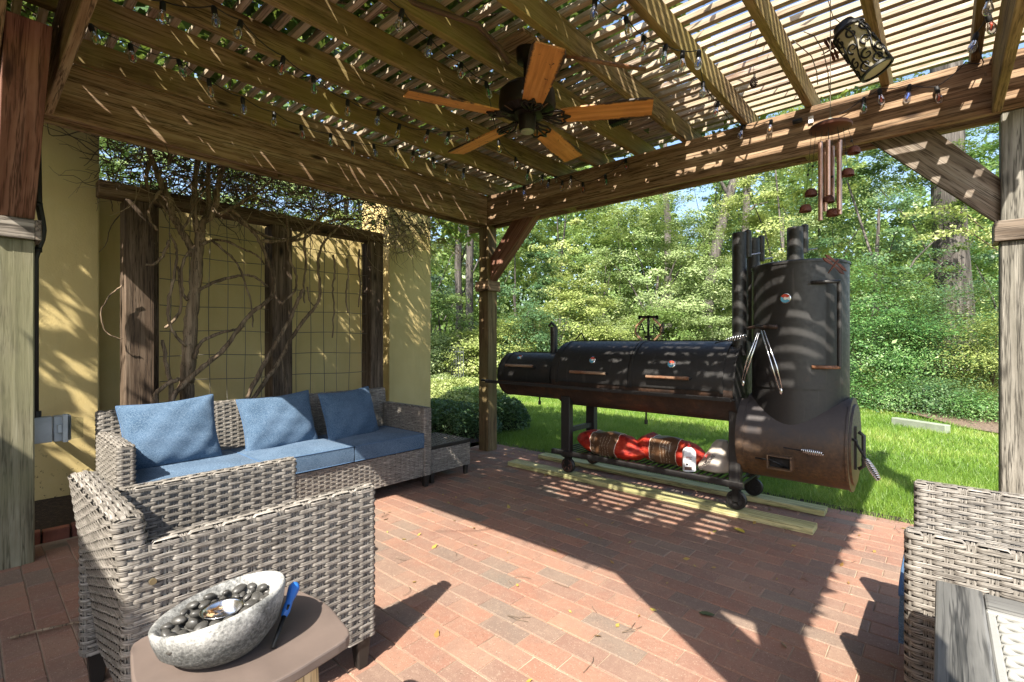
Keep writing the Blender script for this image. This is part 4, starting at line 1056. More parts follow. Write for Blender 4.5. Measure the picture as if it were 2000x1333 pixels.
# ================================================================ THINGS ON THE RACK
def redmesh():
    m, nt, b, out = new_mat('red_mesh_bag'); v = coords(nt, rnd=False); n = noise(nt, v, 14, 5, .6, .4); n2 = noise(nt, v, 55, 3)
    c = ramp(nt, n, [(.32,(.09,.008,.006)),(.47,(.42,.022,.012)),(.62,(.62,.06,.02)),(.74,(.85,.30,.10))])
    nt.links.new(c, b.inputs['Base Color']); b.inputs['Roughness'].default_value = .5; bump(nt, b, n2, .9, .015)
    t = nt.nodes.new('ShaderNodeBsdfTranslucent'); t.inputs[0].default_value = (.9,.10,.03,1)
    mx = nt.nodes.new('ShaderNodeMixShader'); mx.inputs[0].default_value = .3
    nt.links.new(b.outputs[0], mx.inputs[1]); nt.links.new(t.outputs[0], mx.inputs[2]); nt.links.new(mx.outputs[0], out.inputs[0]); return m
def labelmat():
    m, nt, b, out = new_mat('brown_printed_label'); v = coords(nt, rnd=False)
    br = nd(nt, 'ShaderNodeTexBrick', Scale=1.0); br.inputs['Color1'].default_value = (.75,.68,.55,1); br.inputs['Color2'].default_value = (.09,.045,.022,1)
    br.inputs['Mortar'].default_value = (.10,.05,.025,1); br.inputs['Mortar Size'].default_value = .35; br.inputs['Brick Width'].default_value = .5; br.inputs['Row Height'].default_value = .55; br.inputs['Bias'].default_value = -1.0
    mp = nt.nodes.new('ShaderNodeMapping'); mp.inputs['Rotation'].default_value = (radians(90), 0, radians(0)); mp.inputs['Scale'].default_value = (70, 70, 70)
    nt.links.new(v, mp.inputs[0]); nt.links.new(mp.outputs[0], br.inputs['Vector'])
    n = noise(nt, v, 16, 2); c = mix(nt, ramp(nt, n, [(.44,(0,0,0)),(.47,(1,1,1))]), (.10,.05,.025), br.outputs[0])
    nt.links.new(c, b.inputs['Base Color']); b.inputs['Roughness'].default_value = .35; bump(nt, b, noise(nt, v, 30, 3), .4, .01); return m
M['dimprint'] = simple('dim_print', (.42,.36,.28), .5); M['redbag'] = redmesh(); M['baglabel'] = labelmat(); M['cream'] = simple('cream_print', (.7,.62,.5), .5)
def sack(label, p0, p1, R, seed, zfl):
    rr = random.Random(seed); p0 = Vector(p0); p1 = Vector(p1); d = p1-p0; n = 36; m = 28
    ph = [rr.uniform(0, 6) for _ in range(6)]
    prof = lambda t: R*min(1, (max(.0001, t)/.20))**.55*min(1, ((1-t)/.26+.02))**.75*(1-.10*sin(pi*t*2+ph[0])*.5)
    def ring(t, off=0, k_=m):
        c = p0+d*t; ps = []
        for k in range(k_):
            a = 2*pi*k/k_
            w = 1+.06*sin(3*a+7*t+ph[1])+.05*sin(5*a-9*t+ph[2])+.035*sin(9*a+21*t+ph[3])+.05*sin(16*t+ph[4]+a)
            r = prof(t)*w+off; y = r*cos(a)*1.02; z = r*sin(a)*.88
            z = max(z, zfl+.004-off*.0-c.z)
            ps.append((c.x-y*d.y/d.length, c.y+y*d.x/d.length, c.z+z))
        return ps
    mb = MB(); rs = [mb.pts(ring(t)) for t in np.linspace(0, 1, n)]
    for i in range(n-1):
        for k in range(m): mb.quad(rs[i]+k, rs[i]+(k+1) % m, rs[i+1]+(k+1) % m, rs[i+1]+k)
    for r_, rv in ((rs[0], 1), (rs[-1], 0)):
        mb.f.append(tuple(r_+k for k in (reversed(range(m)) if rv else range(m)))); mb.m.append(0)
    o = mb.build('charcoal_bag', M['redbag'], None, smooth=True); tag(o, label, 'charcoal bag', 'red charcoal bags on the rack')
    mb = MB(); rs = [mb.pts(ring(t, .003)) for t in np.linspace(.30, .66, 14)]
    for i in range(13):
        for k in range(m): mb.quad(rs[i]+k, rs[i]+(k+1) % m, rs[i+1]+(k+1) % m, rs[i+1]+k)
    mb.build('printed_band', M['baglabel'], o, smooth=True)
    # printed rows: illegible small type running round the bag, in columns
    for c0, nw, hh, big in ((.33, 9, .0016, 0), (.35, 9, .0016, 0), (.37, 9, .0016, 0), (.455, 6, .0035, 1), (.495, 6, .0035, 1), (.53, 5, .004, 1), (.57, 3, .0035, 1)):
        mb = MB(); a = 2.2
        while a < 3.95:
            w_ = rr.uniform(.03, .08 if big else .05)
            if a > 3.95-w_: break
            q = []
            for aa in (a, a+w_):
                for tt in (c0-hh, c0+hh):
                    c = p0+d*tt; wv = 1+.06*sin(3*aa+7*tt+ph[1])+.05*sin(5*aa-9*tt+ph[2])+.035*sin(9*aa+21*tt+ph[3])+.05*sin(16*tt+ph[4]+aa)
                    r = prof(tt)*wv+.0045; y = r*cos(aa)*1.02; z = max(r*sin(aa)*.88, zfl+.005-c.z); q.append((c.x-y*d.y/d.length, c.y+y*d.x/d.length, c.z+z))
            mb.pts(q); n_ = len(mb.v)-4; mb.quad(n_, n_+1, n_+3, n_+2); a += w_+.025+(.06 if rr.random() < .25 else 0)
        if mb.f: mb.build('printed_rows', M['dimprint'], o)
    for t in (.30, .66): MB().tube(ring(t, .0035), .0022, 5, False, closed=True).build('band_edge', M['cream'], o)
    return o
A = onY(1122, 862, 3.60); B = onY(1256, 905, 3.60)
sack('red mesh charcoal bag with brown label, the left one lying on the smoker rack', (A.x-.0, 3.66, .335), (B.x+.05, 3.60, .300), .115, 1, .237)
A = onY(1236, 860, 3.60); B = onY(1362, 890, 3.60)
sack('red mesh charcoal bag with brown label, the right one behind the lighter fluid bottle', (A.x-.02, 3.70, .345), (B.x+.05, 3.68, .325), .120, 5, .237)
bp = onY(1346, 900, 3.53); M['whiteplastic'] = simple('white_plastic', (.78,.78,.78), .35, var=.04)
bo = thing('fluid_bottle', 'white lighter fluid bottle with a red cap standing on the front rail of the rack', 'bottle', (bp.x, 3.53, .246), radians(35))
hw, hd = .046, .027
def rrect(w, d, z, r=.016, n=5):
    ps = []
    for cx, cy, a0 in ((w-r, d-r, 0), (-w+r, d-r, 90), (-w+r, -d+r, 180), (w-r, -d+r, 270)):
        for k in range(n+1): a = radians(a0+90*k/n); ps.append((cx+r*cos(a), cy+r*sin(a), z))
    return ps
mb = MB(); rs = [mb.pts(rrect(hw*s, hd*s2, z, .016*min(s, s2))) for s, s2, z in ((.94,.94,0),(1,1,.006),(1,1,.125),(.96,.96,.145),(.78,.8,.162),(.42,.6,.172),(.36,.6,.176))]
for i in range(len(rs)-1):
    for k in range(24): mb.quad(rs[i]+k, rs[i]+(k+1) % 24, rs[i+1]+(k+1) % 24, rs[i+1]+k)
mb.f.append(tuple(rs[0]+k for k in reversed(range(24)))); mb.m.append(0); mb.f.append(tuple(rs[-1]+k for k in range(24))); mb.m.append(0)
mb.build('bottle_body', M['whiteplastic'], bo, auto=50)
M['redcap'] = simple('red_cap', (.55,.02,.02), .35, var=.05)
MB().lathe([(.014,.176),(.014,.200),(.012,.203)], 20).build('cap', M['redcap'], bo, auto=40)
def text_mesh(body, size, mat, mtx, parent, ext=.0004, name='lettering', bold=0.0):
    cu = bpy.data.curves.new('t', 'FONT'); cu.body = body; cu.size = size; cu.extrude = ext; cu.align_x = 'CENTER'; cu.align_y = 'CENTER'; cu.offset = bold
    ob_ = bpy.data.objects.new('t', cu); COL.objects.link(ob_)
    dg = bpy.context.evaluated_depsgraph_get(); me = bpy.data.meshes.new_from_object(ob_.evaluated_get(dg))
    bpy.data.objects.remove(ob_); me.materials.clear(); me.materials.append(mat)
    o = bpy.data.objects.new(name, me); link(o, parent); o.matrix_local = mtx; return o
M['ink'] = simple('black_print', (.03,.02,.02), .5); M['brownink'] = simple('brown_print', (.12,.06,.045), .5)
M['redink'] = simple('red_print', (.55,.04,.03), .5)
mb = MB(); mb.box((-.040, -.0285, .012), (.012, -.0278, .066)); mb.build('label_print', M['brownink'], bo)
mb = MB(); mb.box((-.037, -.0290, .036), (.009, -.0286, .064)); mb.build('label_print', M['whiteplastic'], bo)
mb = MB(); mb.ball((-.022, -.0292, .054), .009, 8, 6, (1,.05,.9)); mb.box((-.008, -.0294, .040), (-.004, -.0290, .058)); mb.box((.000, -.0294, .040), (.004, -.0290, .060)); mb.build('label_print', M['ink'], bo)
R90 = Matrix.Rotation(radians(90), 4, 'X')
text_mesh('CHARCOAL', .011, M['brownink'], Matrix.Translation((-.014, -.0283, .106)) @ R90, bo, bold=.0002)
text_mesh('LIGHTER FLUID', .0075, M['brownink'], Matrix.Translation((-.014, -.0283, .092)) @ R90, bo, bold=.0002)
MB().tube([(-.014+.017*cos(radians(a)), -.0284, .086+.020*sin(radians(a))) for a in range(20, 150, 10)], .0013, 5).build('label_print', M['redink'], bo)
# beige paper charcoal bag
M['paperbag'] = simple('beige_bag', (.50,.44,.38), .55, var=.12, vs_=14, bmp=.5, bs=22)
wp = onY(1396, 885, 3.66); mb = MB(); rr = random.Random(4); n, m = 18, 26; ph = [rr.uniform(0, 6) for _ in range(6)]
rs = []
for i in range(n+1):
    t = i/n; z = .238+.235*t; R = .115*min(1, (t+.04)/.12)**.5*(1-.70*t**1.7)
    ps = []
    for k in range(m):
        a = 2*pi*k/m; w = 1+.07*sin(2*a+5*t+ph[0])+.05*sin(5*a+9*t+ph[1])+.05*sin(8*a-12*t+ph[2])*t
        ps.append((wp.x-.005+.05*t+R*w*cos(a)*1.08, 3.68+R*w*sin(a)*1.0, z))
    rs.append(mb.pts(ps))
for i in range(n):
    for k in range(m): mb.quad(rs[i]+k, rs[i]+(k+1) % m, rs[i+1]+(k+1) % m, rs[i+1]+k)
mb.f.append(tuple(rs[0]+k for k in reversed(range(m)))); mb.m.append(0); mb.f.append(tuple(rs[-1]+k for k in range(m))); mb.m.append(0)
wb_ = mb.build('paper_bag', M['paperbag'], None, smooth=True); tag(wb_, 'crumpled beige bag with dark print beside the right front leg of the smoker', 'bag')
view = Vector((wp.x, 3.6, 0)).normalized(); az = atan2(view.y, view.x)-pi/2
T = Matrix.Translation((wp.x-.020, 3.68-.125, .325)) @ Matrix.Rotation(az, 4, 'Z') @ Matrix.Rotation(radians(80), 4, 'X') @ Matrix.Rotation(radians(48), 4, 'Z')
text_mesh('CHARCOAL', .028, M['ink'], T, wb_, .004, bold=.0006)
T2 = Matrix.Translation((wp.x-.018, 3.68-.112, .375)) @ Matrix.Rotation(az, 4, 'Z') @ Matrix.Rotation(radians(76), 4, 'X') @ Matrix.Rotation(radians(48), 4, 'Z')
text_mesh('BBQ', .022, M['redink'], T2, wb_, .004, bold=.001)
# ================================================================ CEILING FAN
FX, FYY, FZZ = -1.682, 2.02, 2.40
fan = thing('ceiling_fan', 'five blade ceiling fan with peeling orange wooden blades under the pergola joists', 'ceiling fan', (FX, FYY, FZZ))
def blademat():
    m, nt, b, out = new_mat('peeling_orange_veneer'); v = coords(nt, rnd=True)
    st = noise(nt, coords(nt, (3, 45, 20)), 1, 4, .6); c = ramp(nt, st, [(.3,(.40,.16,.035)),(.55,(.62,.28,.07)),(.75,(.72,.38,.13))])
    n = noise(nt, v, 22, 5, .7); c = mix(nt, ramp(nt, n, [(.33,(1,1,1)),(.37,(0,0,0))]), c, (.05,.025,.012))
    n3 = noise(nt, v, 6, 4, .6); c = mix(nt, ramp(nt, n3, [(.5,(0,0,0)),(.75,(.4,.4,.4))]), c, (.30,.11,.04))
    tc = nt.nodes.new('ShaderNodeTexCoord'); s = nt.nodes.new('ShaderNodeSeparateXYZ'); nt.links.new(tc.outputs['Object'], s.inputs[0])
    ab = nd(nt, 'ShaderNodeMath', operation='ABSOLUTE'); nt.links.new(s.outputs[1], ab.inputs[0])
    ad = nd(nt, 'ShaderNodeMath', operation='MULTIPLY_ADD'); nt.links.new(noise(nt, v, 35, 3, .7), ad.inputs[0]); ad.inputs[1].default_value = .035; nt.links.new(ab.outputs[0], ad.inputs[2])
    c = mix(nt, ramp(nt, ad.outputs[0], [(.074,(0,0,0)),(.084,(1,1,1))]), c, (.035,.02,.012))
    nt.links.new(c, b.inputs['Base Color']); b.inputs['Roughness'].default_value = .6; bump(nt, b, n, .4, .002); return m
M['blade'] = blademat(); M['iron'] = simple('dark_bronze_iron', (.022,.016,.013), .45, .6)
hub = MB().lathe([(.02,.17),(.125,.165),(.150,.14),(.155,.07),(.145,.045),(.10,.030),(.05,.028)], 40).build('motor_housing', M['iron'], fan, auto=40)
MB().lathe([(.088,.028),(.088,.018),(.050,.014),(.046,-.05),(.040,-.062)], 32).build('switch_cup', M['iron'], fan, auto=40)
MB().lathe([(.036,-.062),(.036,-.068),(.030,-.072)], 28).build('bottom_cap', simple('pale_green_cap', (.30,.34,.22), .5), fan, auto=40)
for k in range(30):
    a = 2*pi*k/30; MB().beam((.092*cos(a), .092*sin(a), .029), (.140*cos(a), .140*sin(a), .046), .006, .006).build('vent_fin', M['rusthandle'] if k % 7 == 0 else M['blacksteel'], hub)
MB().lathe([(.020,.17),(.020,.30),(.055,.31),(.062,.374)], 20).build('downrod', M['iron'], fan, auto=40)
MB().box((-.09,-.14,.376), (.09,.16,.395)).build('mounting_plate', M['beam_x'], fan)
for k in range(5):
    A = radians(30+72*k)
    ca, sa = cos(A), sin(A)
    outl = [(.20,-.048),(.205,.048)]
    out_ = []
    L0, L1 = .185, .655; n = 14
    up = []; dn_ = []
    for i in range(n+1):
        t = i/n; x = L0+(L1-L0)*t; w = .052+.024*min(1, t*1.25)
        if t > .94: w -= .012*((t-.94)/.06)**2
        up.append((x, w)); dn_.append((x, -w))
    poly = dn_+up[::-1]; b = bpy.data.objects.new('blade', MB().prism(poly, -.004, .004).mesh('blade', M['blade'])); link(b, fan)
    b.rotation_euler = (radians(-11), 0, A); b.location = (0, 0, .005)
    ir = MB()
    for s in (-1, 1):
        pts = [(.085, .012*s, .012), (.12, .030*s, .002), (.15, .050*s, -.002), (.185, .054*s, -.006), (.205, .040*s, -.006), (.195, .020*s, -.006), (.215, .008*s, -.006), (.235, 0, -.006)]
        ir.tube(pts, [.007,.006,.006,.006,.005,.005,.006,.005], 6)
        ir.tube([(.10, .012*s, .008), (.13, .006*s, 0), (.16, .020*s, -.004), (.185, .034*s, -.006)], .005, 6)
    ir.tube([(.085, 0, .012), (.14, 0, .0), (.22, 0, -.006)], .006, 6)
    io = ir.build('blade_iron', M['iron'], fan, smooth=True); io.rotation_euler = (radians(-11), 0, A)
# conduit feeding the fan
MB().tube([(-2.12, 1.05, 2.86), (-1.95, 1.35, 2.84), (-1.76, 1.72, 2.80), (-1.715, 1.84, 2.72), (-1.705, 1.90, 2.66)], .013, 8).build('feed_conduit', simple('grimy_conduit', (.12,.07,.045), .7), None, smooth=True)
fc = bpy.data.objects['feed_conduit']; tag(fc, 'rusty bent conduit pipe feeding the ceiling fan', 'pipe')
fc2 = MB().tube([(-1.56, 2.20, 2.78), (-1.40, 2.42, 2.765), (-1.28, 2.60, 2.765)], .012, 8).build('conduit_pipe', M['rusthandle'], None, smooth=True); tag(fc2, 'short grey conduit along the joist to the right of the ceiling fan', 'pipe')
# small dark ribbed heater lamp behind the right blade
hl = thing('heater_lamp', 'small black louvred lamp housing fixed to the joist behind the right fan blade', 'lamp')
p = onZ(1215, 240, 2.70); mb = MB()
MB().box((p.x-.10, p.y-.02, 2.715), (p.x+.05, p.y+.03, 2.765)).build('housing', M['blacksteel'], hl, bevel=.006)
for k in range(9): MB().box((p.x-.09+k*.0145, p.y-.023, 2.703), (p.x-.084+k*.0145, p.y+.033, 2.714)).build('louvre', M['blacksteel'], hl)
# ================================================================ STRING LIGHTS
FIL = {'c': (.55,.45,.30), 'r': (.75,.10,.05), 'g': (.05,.50,.25), 'b': (.10,.22,.85), 'o': (.85,.35,.08), 'y': (.85,.55,.10)}
FM = {k: simple('filament_'+k, c, .3, var=.02) for k, c in FIL.items()}
sock = MB().lathe([(.004,.018),(.009,.014),(.0125,.004),(.0125,-.022),(.011,-.026)], 12).mesh('socket', M['cord'], auto=40)
glass = MB().lathe([(.0095,-.024),(.012,-.034),(.0185,-.052),(.0195,-.064),(.016,-.077),(.008,-.084),(.001,-.086)], 14, cap=False).mesh('bulb', M['glass'], True)
fils = {}
for k in FM: fils[k] = MB().tube([(0,0,-.030),(.003,0,-.045),(-.003,0,-.060),(0,0,-.068)], .0055, 6).mesh('filament', FM[k], True)
def string_lights(label, pts, wob=.04):
    """pts: (Vector, colour or None); the bulbs hang below the cord"""
    s = thing('string_lights', label, 'string lights', group='string lights under the pergola')
    P = [p for p, _ in pts]; cord = []
    for i in range(len(P)-1):
        for k in range(6):
            t = k/6; q = P[i].lerp(P[i+1], t); q.z -= min(.05, .16*(P[i+1]-P[i]).length)*4*t*(1-t)*.5; cord.append(q)
    cord.append(P[-1]); MB().tube([c+Vector((0,0,.016)) for c in cord], .0028, 5).build('cord', M['cord'], s)
    rr = random.Random(len(P))
    for p, c in pts:
        if c is None: continue
        b = bpy.data.objects.new('bulb', glass); link(b, s); b.location = p; b.rotation_euler = (rr.uniform(-.25,.25), rr.uniform(-.25,.25), 0)
        for me in (sock, fils[c]):
            o = bpy.data.objects.new(me.name.split('.')[0], me); link(o, b)
    return s
def zs(lst, z): return [(onZ(x, y-9, z), c) for x, y, c in lst]
string_lights('string of mixed colour bulbs along the joist nearest the yellow wall', zs([(178,62,'y'),(255,100,'r'),(350,130,'g'),(408,168,'o'),(474,203,'b'),(536,232,'y'),(588,257,'r'),(646,273,'g'),(688,288,'o'),(730,294,'b'),(772,298,'y'),(807,307,'r'),(846,320,'g'),(871,332,'o'),(906,341,'b')], 2.72))
string_lights('second string of coloured bulbs along the middle joists left of the fan', zs([(258,2,None),(318,18,'o'),(418,27,'b'),(470,54,'y'),(553,124,'r'),(612,162,'g'),(679,208,'o'),(739,230,'b'),(780,255,'y'),(836,266,'r'),(876,270,'g'),(913,262,'o')], 2.70))
string_lights('string of coloured bulbs passing behind the fan to the pergola corner', zs([(740,-10,None),(785,33,'c'),(840,90,'b'),(901,136,'r'),(950,173,'g')], 2.74)+zs([(974,286,'y'),(1007,319,'o'),(1032,343,'g')], 2.74))
yb = 3.745
def yb_(lst): return [(Vector((onY(x, y-8, yb).x, yb, onY(x, y-8, yb).z)), c) for x, y, c in lst]
string_lights('string of bulbs running down the joist to the windchime end of the back beam', zs([(1130,-20,None),(1162,11,'b'),(1223,47,'y'),(1257,84,'r'),(1300,101,'g'),(1333,114,'o'),(1365,112,'b'),(1373,173,'c'),(1402,212,'r')], 2.74)+[(Vector((-1.10, 3.70, 2.735)), None)]+yb_([(1450,257,'b'),(1506,246,'o')]))
string_lights('string of bulbs looped along the back beam above the long smoker', yb_([(1023,374,'b'),(1060,352,'o'),(1072,360,'b'),(1084,350,'c'),(1098,364,'o'),(1115,354,'c'),(1138,367,'r'),(1182,352,'g'),(1222,322,'r')]))
string_lights('string of bulbs along the right end of the back beam beside the lantern', yb_([(1640,235,None),(1687,203,'g'),(1718,186,'r'),(1776,178,'b'),(1830,182,'r')])+[(Vector((.10, 3.70, 2.74)), None)]+[(onZ(1922,128,2.74), 'c'), (onZ(1906,70,2.74), 'b'), (onZ(1930,32,2.74), 'r'), (onZ(1932,-10,2.74), 'c')])
# ================================================================ WIND CHIME
M['copper'] = simple('worn_copper', (.60,.36,.26), .35, .75, var=.25); M['rustplate'] = simple('rusty_brown_disc', (.13,.04,.022), .6, .2, var=.4)
wc = Vector((-.340, 2.335, 2.068))
chm = thing('wind_chime', 'copper wind chime with a brown disc, tubes and little bells hanging from the pergola', 'wind chime', wc)
MB().lathe([(.001,.014),(.020,.016),(.070,.010),(.076,.002),(.074,-.006),(.060,-.010),(.001,-.010)], 36).build('disc', M['rustplate'], chm, auto=50)
MB().ball((0,0,.028), .013, 10, 8).build('finial', simple('pale_knob', (.4,.38,.3), .6), chm, smooth=True)
MB().tube([(0,0,.04), (0,0,.83)], .0016, 5).build('hanging_cord', M['wire'], chm)
rr = random.Random(2)
for k, (L, rad) in enumerate(((.30,.034),(.23,.040),(.26,.022),(.32,.036),(.22,.045),(.27,.038))):
    a = 2*pi*k/6+.5; x, y = rad*cos(a), rad*sin(a); top = -.055-.01*(k % 3)
    MB().lathe([(.0085,top),(.0085,top-L),(.0072,top-L),(.0072,top)], 14, (x, y, 0), cap=False).build('tube', M['copper'], chm, auto=50)
    MB().tube([(x*.8, y*.8, -.008), (x, y, top)], .0009, 4).build('string', M['cord'], chm)
for k, (x_, zb) in enumerate(((-.062,-.27),(-.085,-.335),(.052,-.205),(.078,-.115),(.004,-.300),(.018,-.355))):
    yy = rr.uniform(-.03, .03); q = dirR*x_+Vector((-dirR.y, dirR.x, 0))*yy
    MB().lathe([(.004,.030),(.014,.028),(.021,.018),(.023,.004),(.023,0),(.019,.001),(.016,.016)], 18, (q.x, q.y, zb), cap=False).build('bell', M['rustplate'], chm, auto=60)
    MB().tube([(q.x*.75, q.y*.75, -.008), (q.x, q.y, zb+.03)], .0009, 4).build('string', M['cord'], chm)
    MB().ball((q.x*.9, q.y*.9, zb*.55), .005, 8, 6).build('bead', M['blacksteel'], chm)
def dragonfly(name_lab, loc, s, rot):
    d = thing('dragonfly_ornament', name_lab, 'ornament', loc); d.rotation_euler = rot
    MB().tube([(0,0,.5*s),(0,0,.2*s),(0,0,-.7*s)], [.05*s,.09*s,.03*s], 8).build('body', M['rustplate'], d, smooth=True)
    for sx in (-1, 1):
        for dz in (.22, -.05):
            pts = [(0,dz),(.25,dz+.12),(.75,dz+.10),(.95,dz),(.7,dz-.10),(.2,dz-.04)]
            mb = MB(); n0 = mb.pts([(sx*x*s, -.006*s, z*s) for x, z in pts]); n1 = mb.pts([(sx*x*s, .010*s+.12*s*x, z*s) for x, z in pts])
            mb.f.append(tuple(n0+i for i in range(6))); mb.m.append(0); mb.f.append(tuple(n1+i for i in reversed(range(6)))); mb.m.append(0)
            for i in range(6): mb.quad(n0+i, n1+i, n1+(i+1) % 6, n0+(i+1) % 6)
            mb.build('wing', M['rustplate'], d)
    return d
p = wc+Vector((.012, .01, -.56)); dg_ = dragonfly('rusty metal dragonfly hanging below the wind chime in front of the bushes', p, .058, (0, radians(38), radians(42)))
MB().tube([(.006,.005,-.41), (.012,.01,-.53)], .0012, 4).build('string', M['cord'], chm)
# ================================================================ LANTERN
lp = Vector((-.262, 2.61, 2.475))
lan = thing('lantern', 'tilted cylinder lantern with black scrollwork and cream liner hanging from the slats', 'lantern', lp)
ax_dir = (dirR*.36+Vector((0,0,-1))*.86+Vector((-SN*-.25, CS*-.25, 0))).normalized()
lan.rotation_euler = Vector((0,0,-1)).rotation_difference(ax_dir).to_euler()
def linermat():
    m, nt, b, out = new_mat('cream_liner'); b.inputs['Base Color'].default_value = (.62,.56,.42,1); b.inputs['Roughness'].default_value = .6
    t = nt.nodes.new('ShaderNodeBsdfTranslucent'); t.inputs[0].default_value = (.7,.65,.45,1); mx = nt.nodes.new('ShaderNodeMixShader'); mx.inputs[0].default_value = .5
    nt.links.new(b.outputs[0], mx.inputs[1]); nt.links.new(t.outputs[0], mx.inputs[2]); nt.links.new(mx.outputs[0], out.inputs[0]); return m
M['liner'] = linermat(); R_ = .060; H_ = .115
MB().lathe([(R_-.004, H_-.004), (R_-.004, -H_+.004)], 36, cap=True).build('liner', M['liner'], lan, auto=40)
for z in (H_, -H_+.006): MB().lathe([(R_-.006,z),(R_+.004,z),(R_+.004,z-.010),(R_-.006,z-.010)], 36, cap=False).build('rim', M['blacksteel'], lan, auto=40)
MB().lathe([(.001,H_+.042),(.040,H_+.040),(.044,H_+.024),(.058,H_+.006),(.062,H_)], 32, cap=False).build('top_cap', M['blacksteel'], lan, auto=50)
rr = random.Random(12); scr = []
def spiral(c_a, c_z, r0, turns, s0, d=1):
    pts = []
    for i in range(26):
        t = i/25; r = r0*(1-t*.85); a = s0+d*turns*2*pi*t
        A = c_a+r*cos(a)/R_; z = c_z+r*sin(a); pts.append(((R_+.001)*cos(A), (R_+.001)*sin(A), z))
    return pts
for k in range(7):
    A0 = k*2*pi/7
    for z0, s in ((.070, 1), (.012, -1), (-.050, 1), (-.088, -1)):
        pts = spiral(A0+.22*s, z0, .024, 1.15, 1.2 if s > 0 else 4.2, s); MB().tube(pts, [.0052-.003*i/25 for i in range(26)], 5).build('scroll', M['blacksteel'], lan, smooth=True)
    MB().tube([((R_+.001)*cos(A0+.25*sin(z*26)), (R_+.001)*sin(A0+.25*sin(z*26)), z) for z in np.linspace(-H_, H_, 18)], .0036, 5).build('vine_bar', M['blacksteel'], lan, smooth=True)
MB().tube([(0,0,H_+.04),(-.01,0,H_+.10),(.02,.0,H_+.22),(.0,.0,H_+.34)], .0018, 5).build('hanging_wire', M['wire'], lan)
dragonfly('small dragonfly ornament hanging left of the scrollwork lantern', onZ(1622, 97, 2.55), .060, (radians(20), radians(60), radians(50)))
# curled wire ornament stems
for i, l in enumerate((((1570,62),(1590,70),(1608,100),(1617,140),(1620,180)), ((1548,78),(1560,88),(1585,110),(1595,140),(1597,165)))):
    o = MB().tube([onZ(x, y, 2.62-.06*k) for k, (x, y) in enumerate(l)], .0022, 5).build('wire_ornament', M['wire'], None, smooth=True)
    tag(o, ['curled bare wire hanging beside the small dragonfly, the longer one', 'curled bare wire hanging beside the joist, the shorter one'][i], 'wire')
pc = thing('pine_cone', 'dark pine cone hanging from the slats between two joists', 'pine cone', onZ(1472, 162, 2.80)); mb = MB()
for k in range(60):
    t = k/60; a = k*2.4; r = .020*sin(pi*(t*.85+.12)); z = .032-.064*t
    mb.ball((r*cos(a), r*sin(a), z), .0065, 5, 4, (1,1,.5))
mb.build('scales', simple('cone_brown', (.05,.028,.018), .8), pc, kind='stuff'); MB().tube([(0,0,.03),(0,0,.12)], .0012, 4).build('string', M['cord'], pc)
# floodlight clip on the beam
cl = thing('light_clip', 'small black clip lamp and white square sensor on the back beam by the wind chime', 'clip')
p = onY(1560, 236, 3.745); MB().tube([p+Vector((-.035,0,0)), p+Vector((.02,0,0))], .016, 10).build('clip', M['cord'], cl, smooth=True)
p = onY(1584, 234, 3.755); MB().box((p.x-.014, 3.748, p.z-.022), (p.x+.014, 3.758, p.z+.022)).build('sensor', M['whiteplastic'], cl)
# ================================================================ FOLIAGE
def leaf_cards(P, size, rng, up=.35, aspect=.55, base=None):
    """P: (N,3) centres -> (N*4,3) pointed leaf quads folded a little along the middle"""
    N = len(P); nrm = rng.normal(size=(N, 3)); nrm[:, 2] = np.abs(nrm[:, 2])+up
    if base is not None: nrm = nrm*.42+base*1.0
    nrm /= np.linalg.norm(nrm, axis=1)[:, None]
    t = rng.normal(size=(N, 3)); t -= (t*nrm).sum(1)[:, None]*nrm; t /= np.linalg.norm(t, axis=1)[:, None]
    b = np.cross(nrm, t); s = (size*np.exp(rng.normal(0, .33, N)))[:, None]
    V = np.empty((N, 4, 3)); V[:, 0] = P-t*s*.55; V[:, 1] = P+b*s*aspect*.5+t*s*.05-nrm*s*.08; V[:, 2] = P+t*s*.55-nrm*s*.12; V[:, 3] = P-b*s*aspect*.5+t*s*.05-nrm*s*.08
    return V.reshape(-1, 3)
def cluster_points(rng, n, c, rad, K, spread, shell=.55, lo=-1.0):
    d = rng.normal(size=(K, 3)); d /= np.linalg.norm(d, axis=1)[:, None]; d[:, 2] = np.maximum(d[:, 2], lo)
    r = rng.uniform(shell**3, 1, K)**(1/3); C = d*r[:, None]*np.array(rad)+np.array(c)
    k = rng.integers(0, K, n); sp = spread*rng.uniform(.5, 1.3, K)
    off = rng.normal(size=(n, 3))*np.array([1, 1, .42]); base = d[k]*.75+np.array([0, 0, .75]); base = base/np.linalg.norm(base, axis=1)[:, None]
    return C[k]+off*sp[k][:, None], C, base
def trunk_mb(base, top, r0, r1, seed, lean=0.0, n=9):
    rr = random.Random(seed); base = Vector(base); top = Vector(top); pts = []; rad = []
    for i in range(n+1):
        t = i/n; p = base.lerp(top, t)+Vector((rr.uniform(-1, 1), rr.uniform(-1, 1), 0))*r0*.35*sin(pi*t); pts.append(p); rad.append(r0+(r1-r0)*t+(r0*.35 if i == 0 else 0))
    return pts, rad
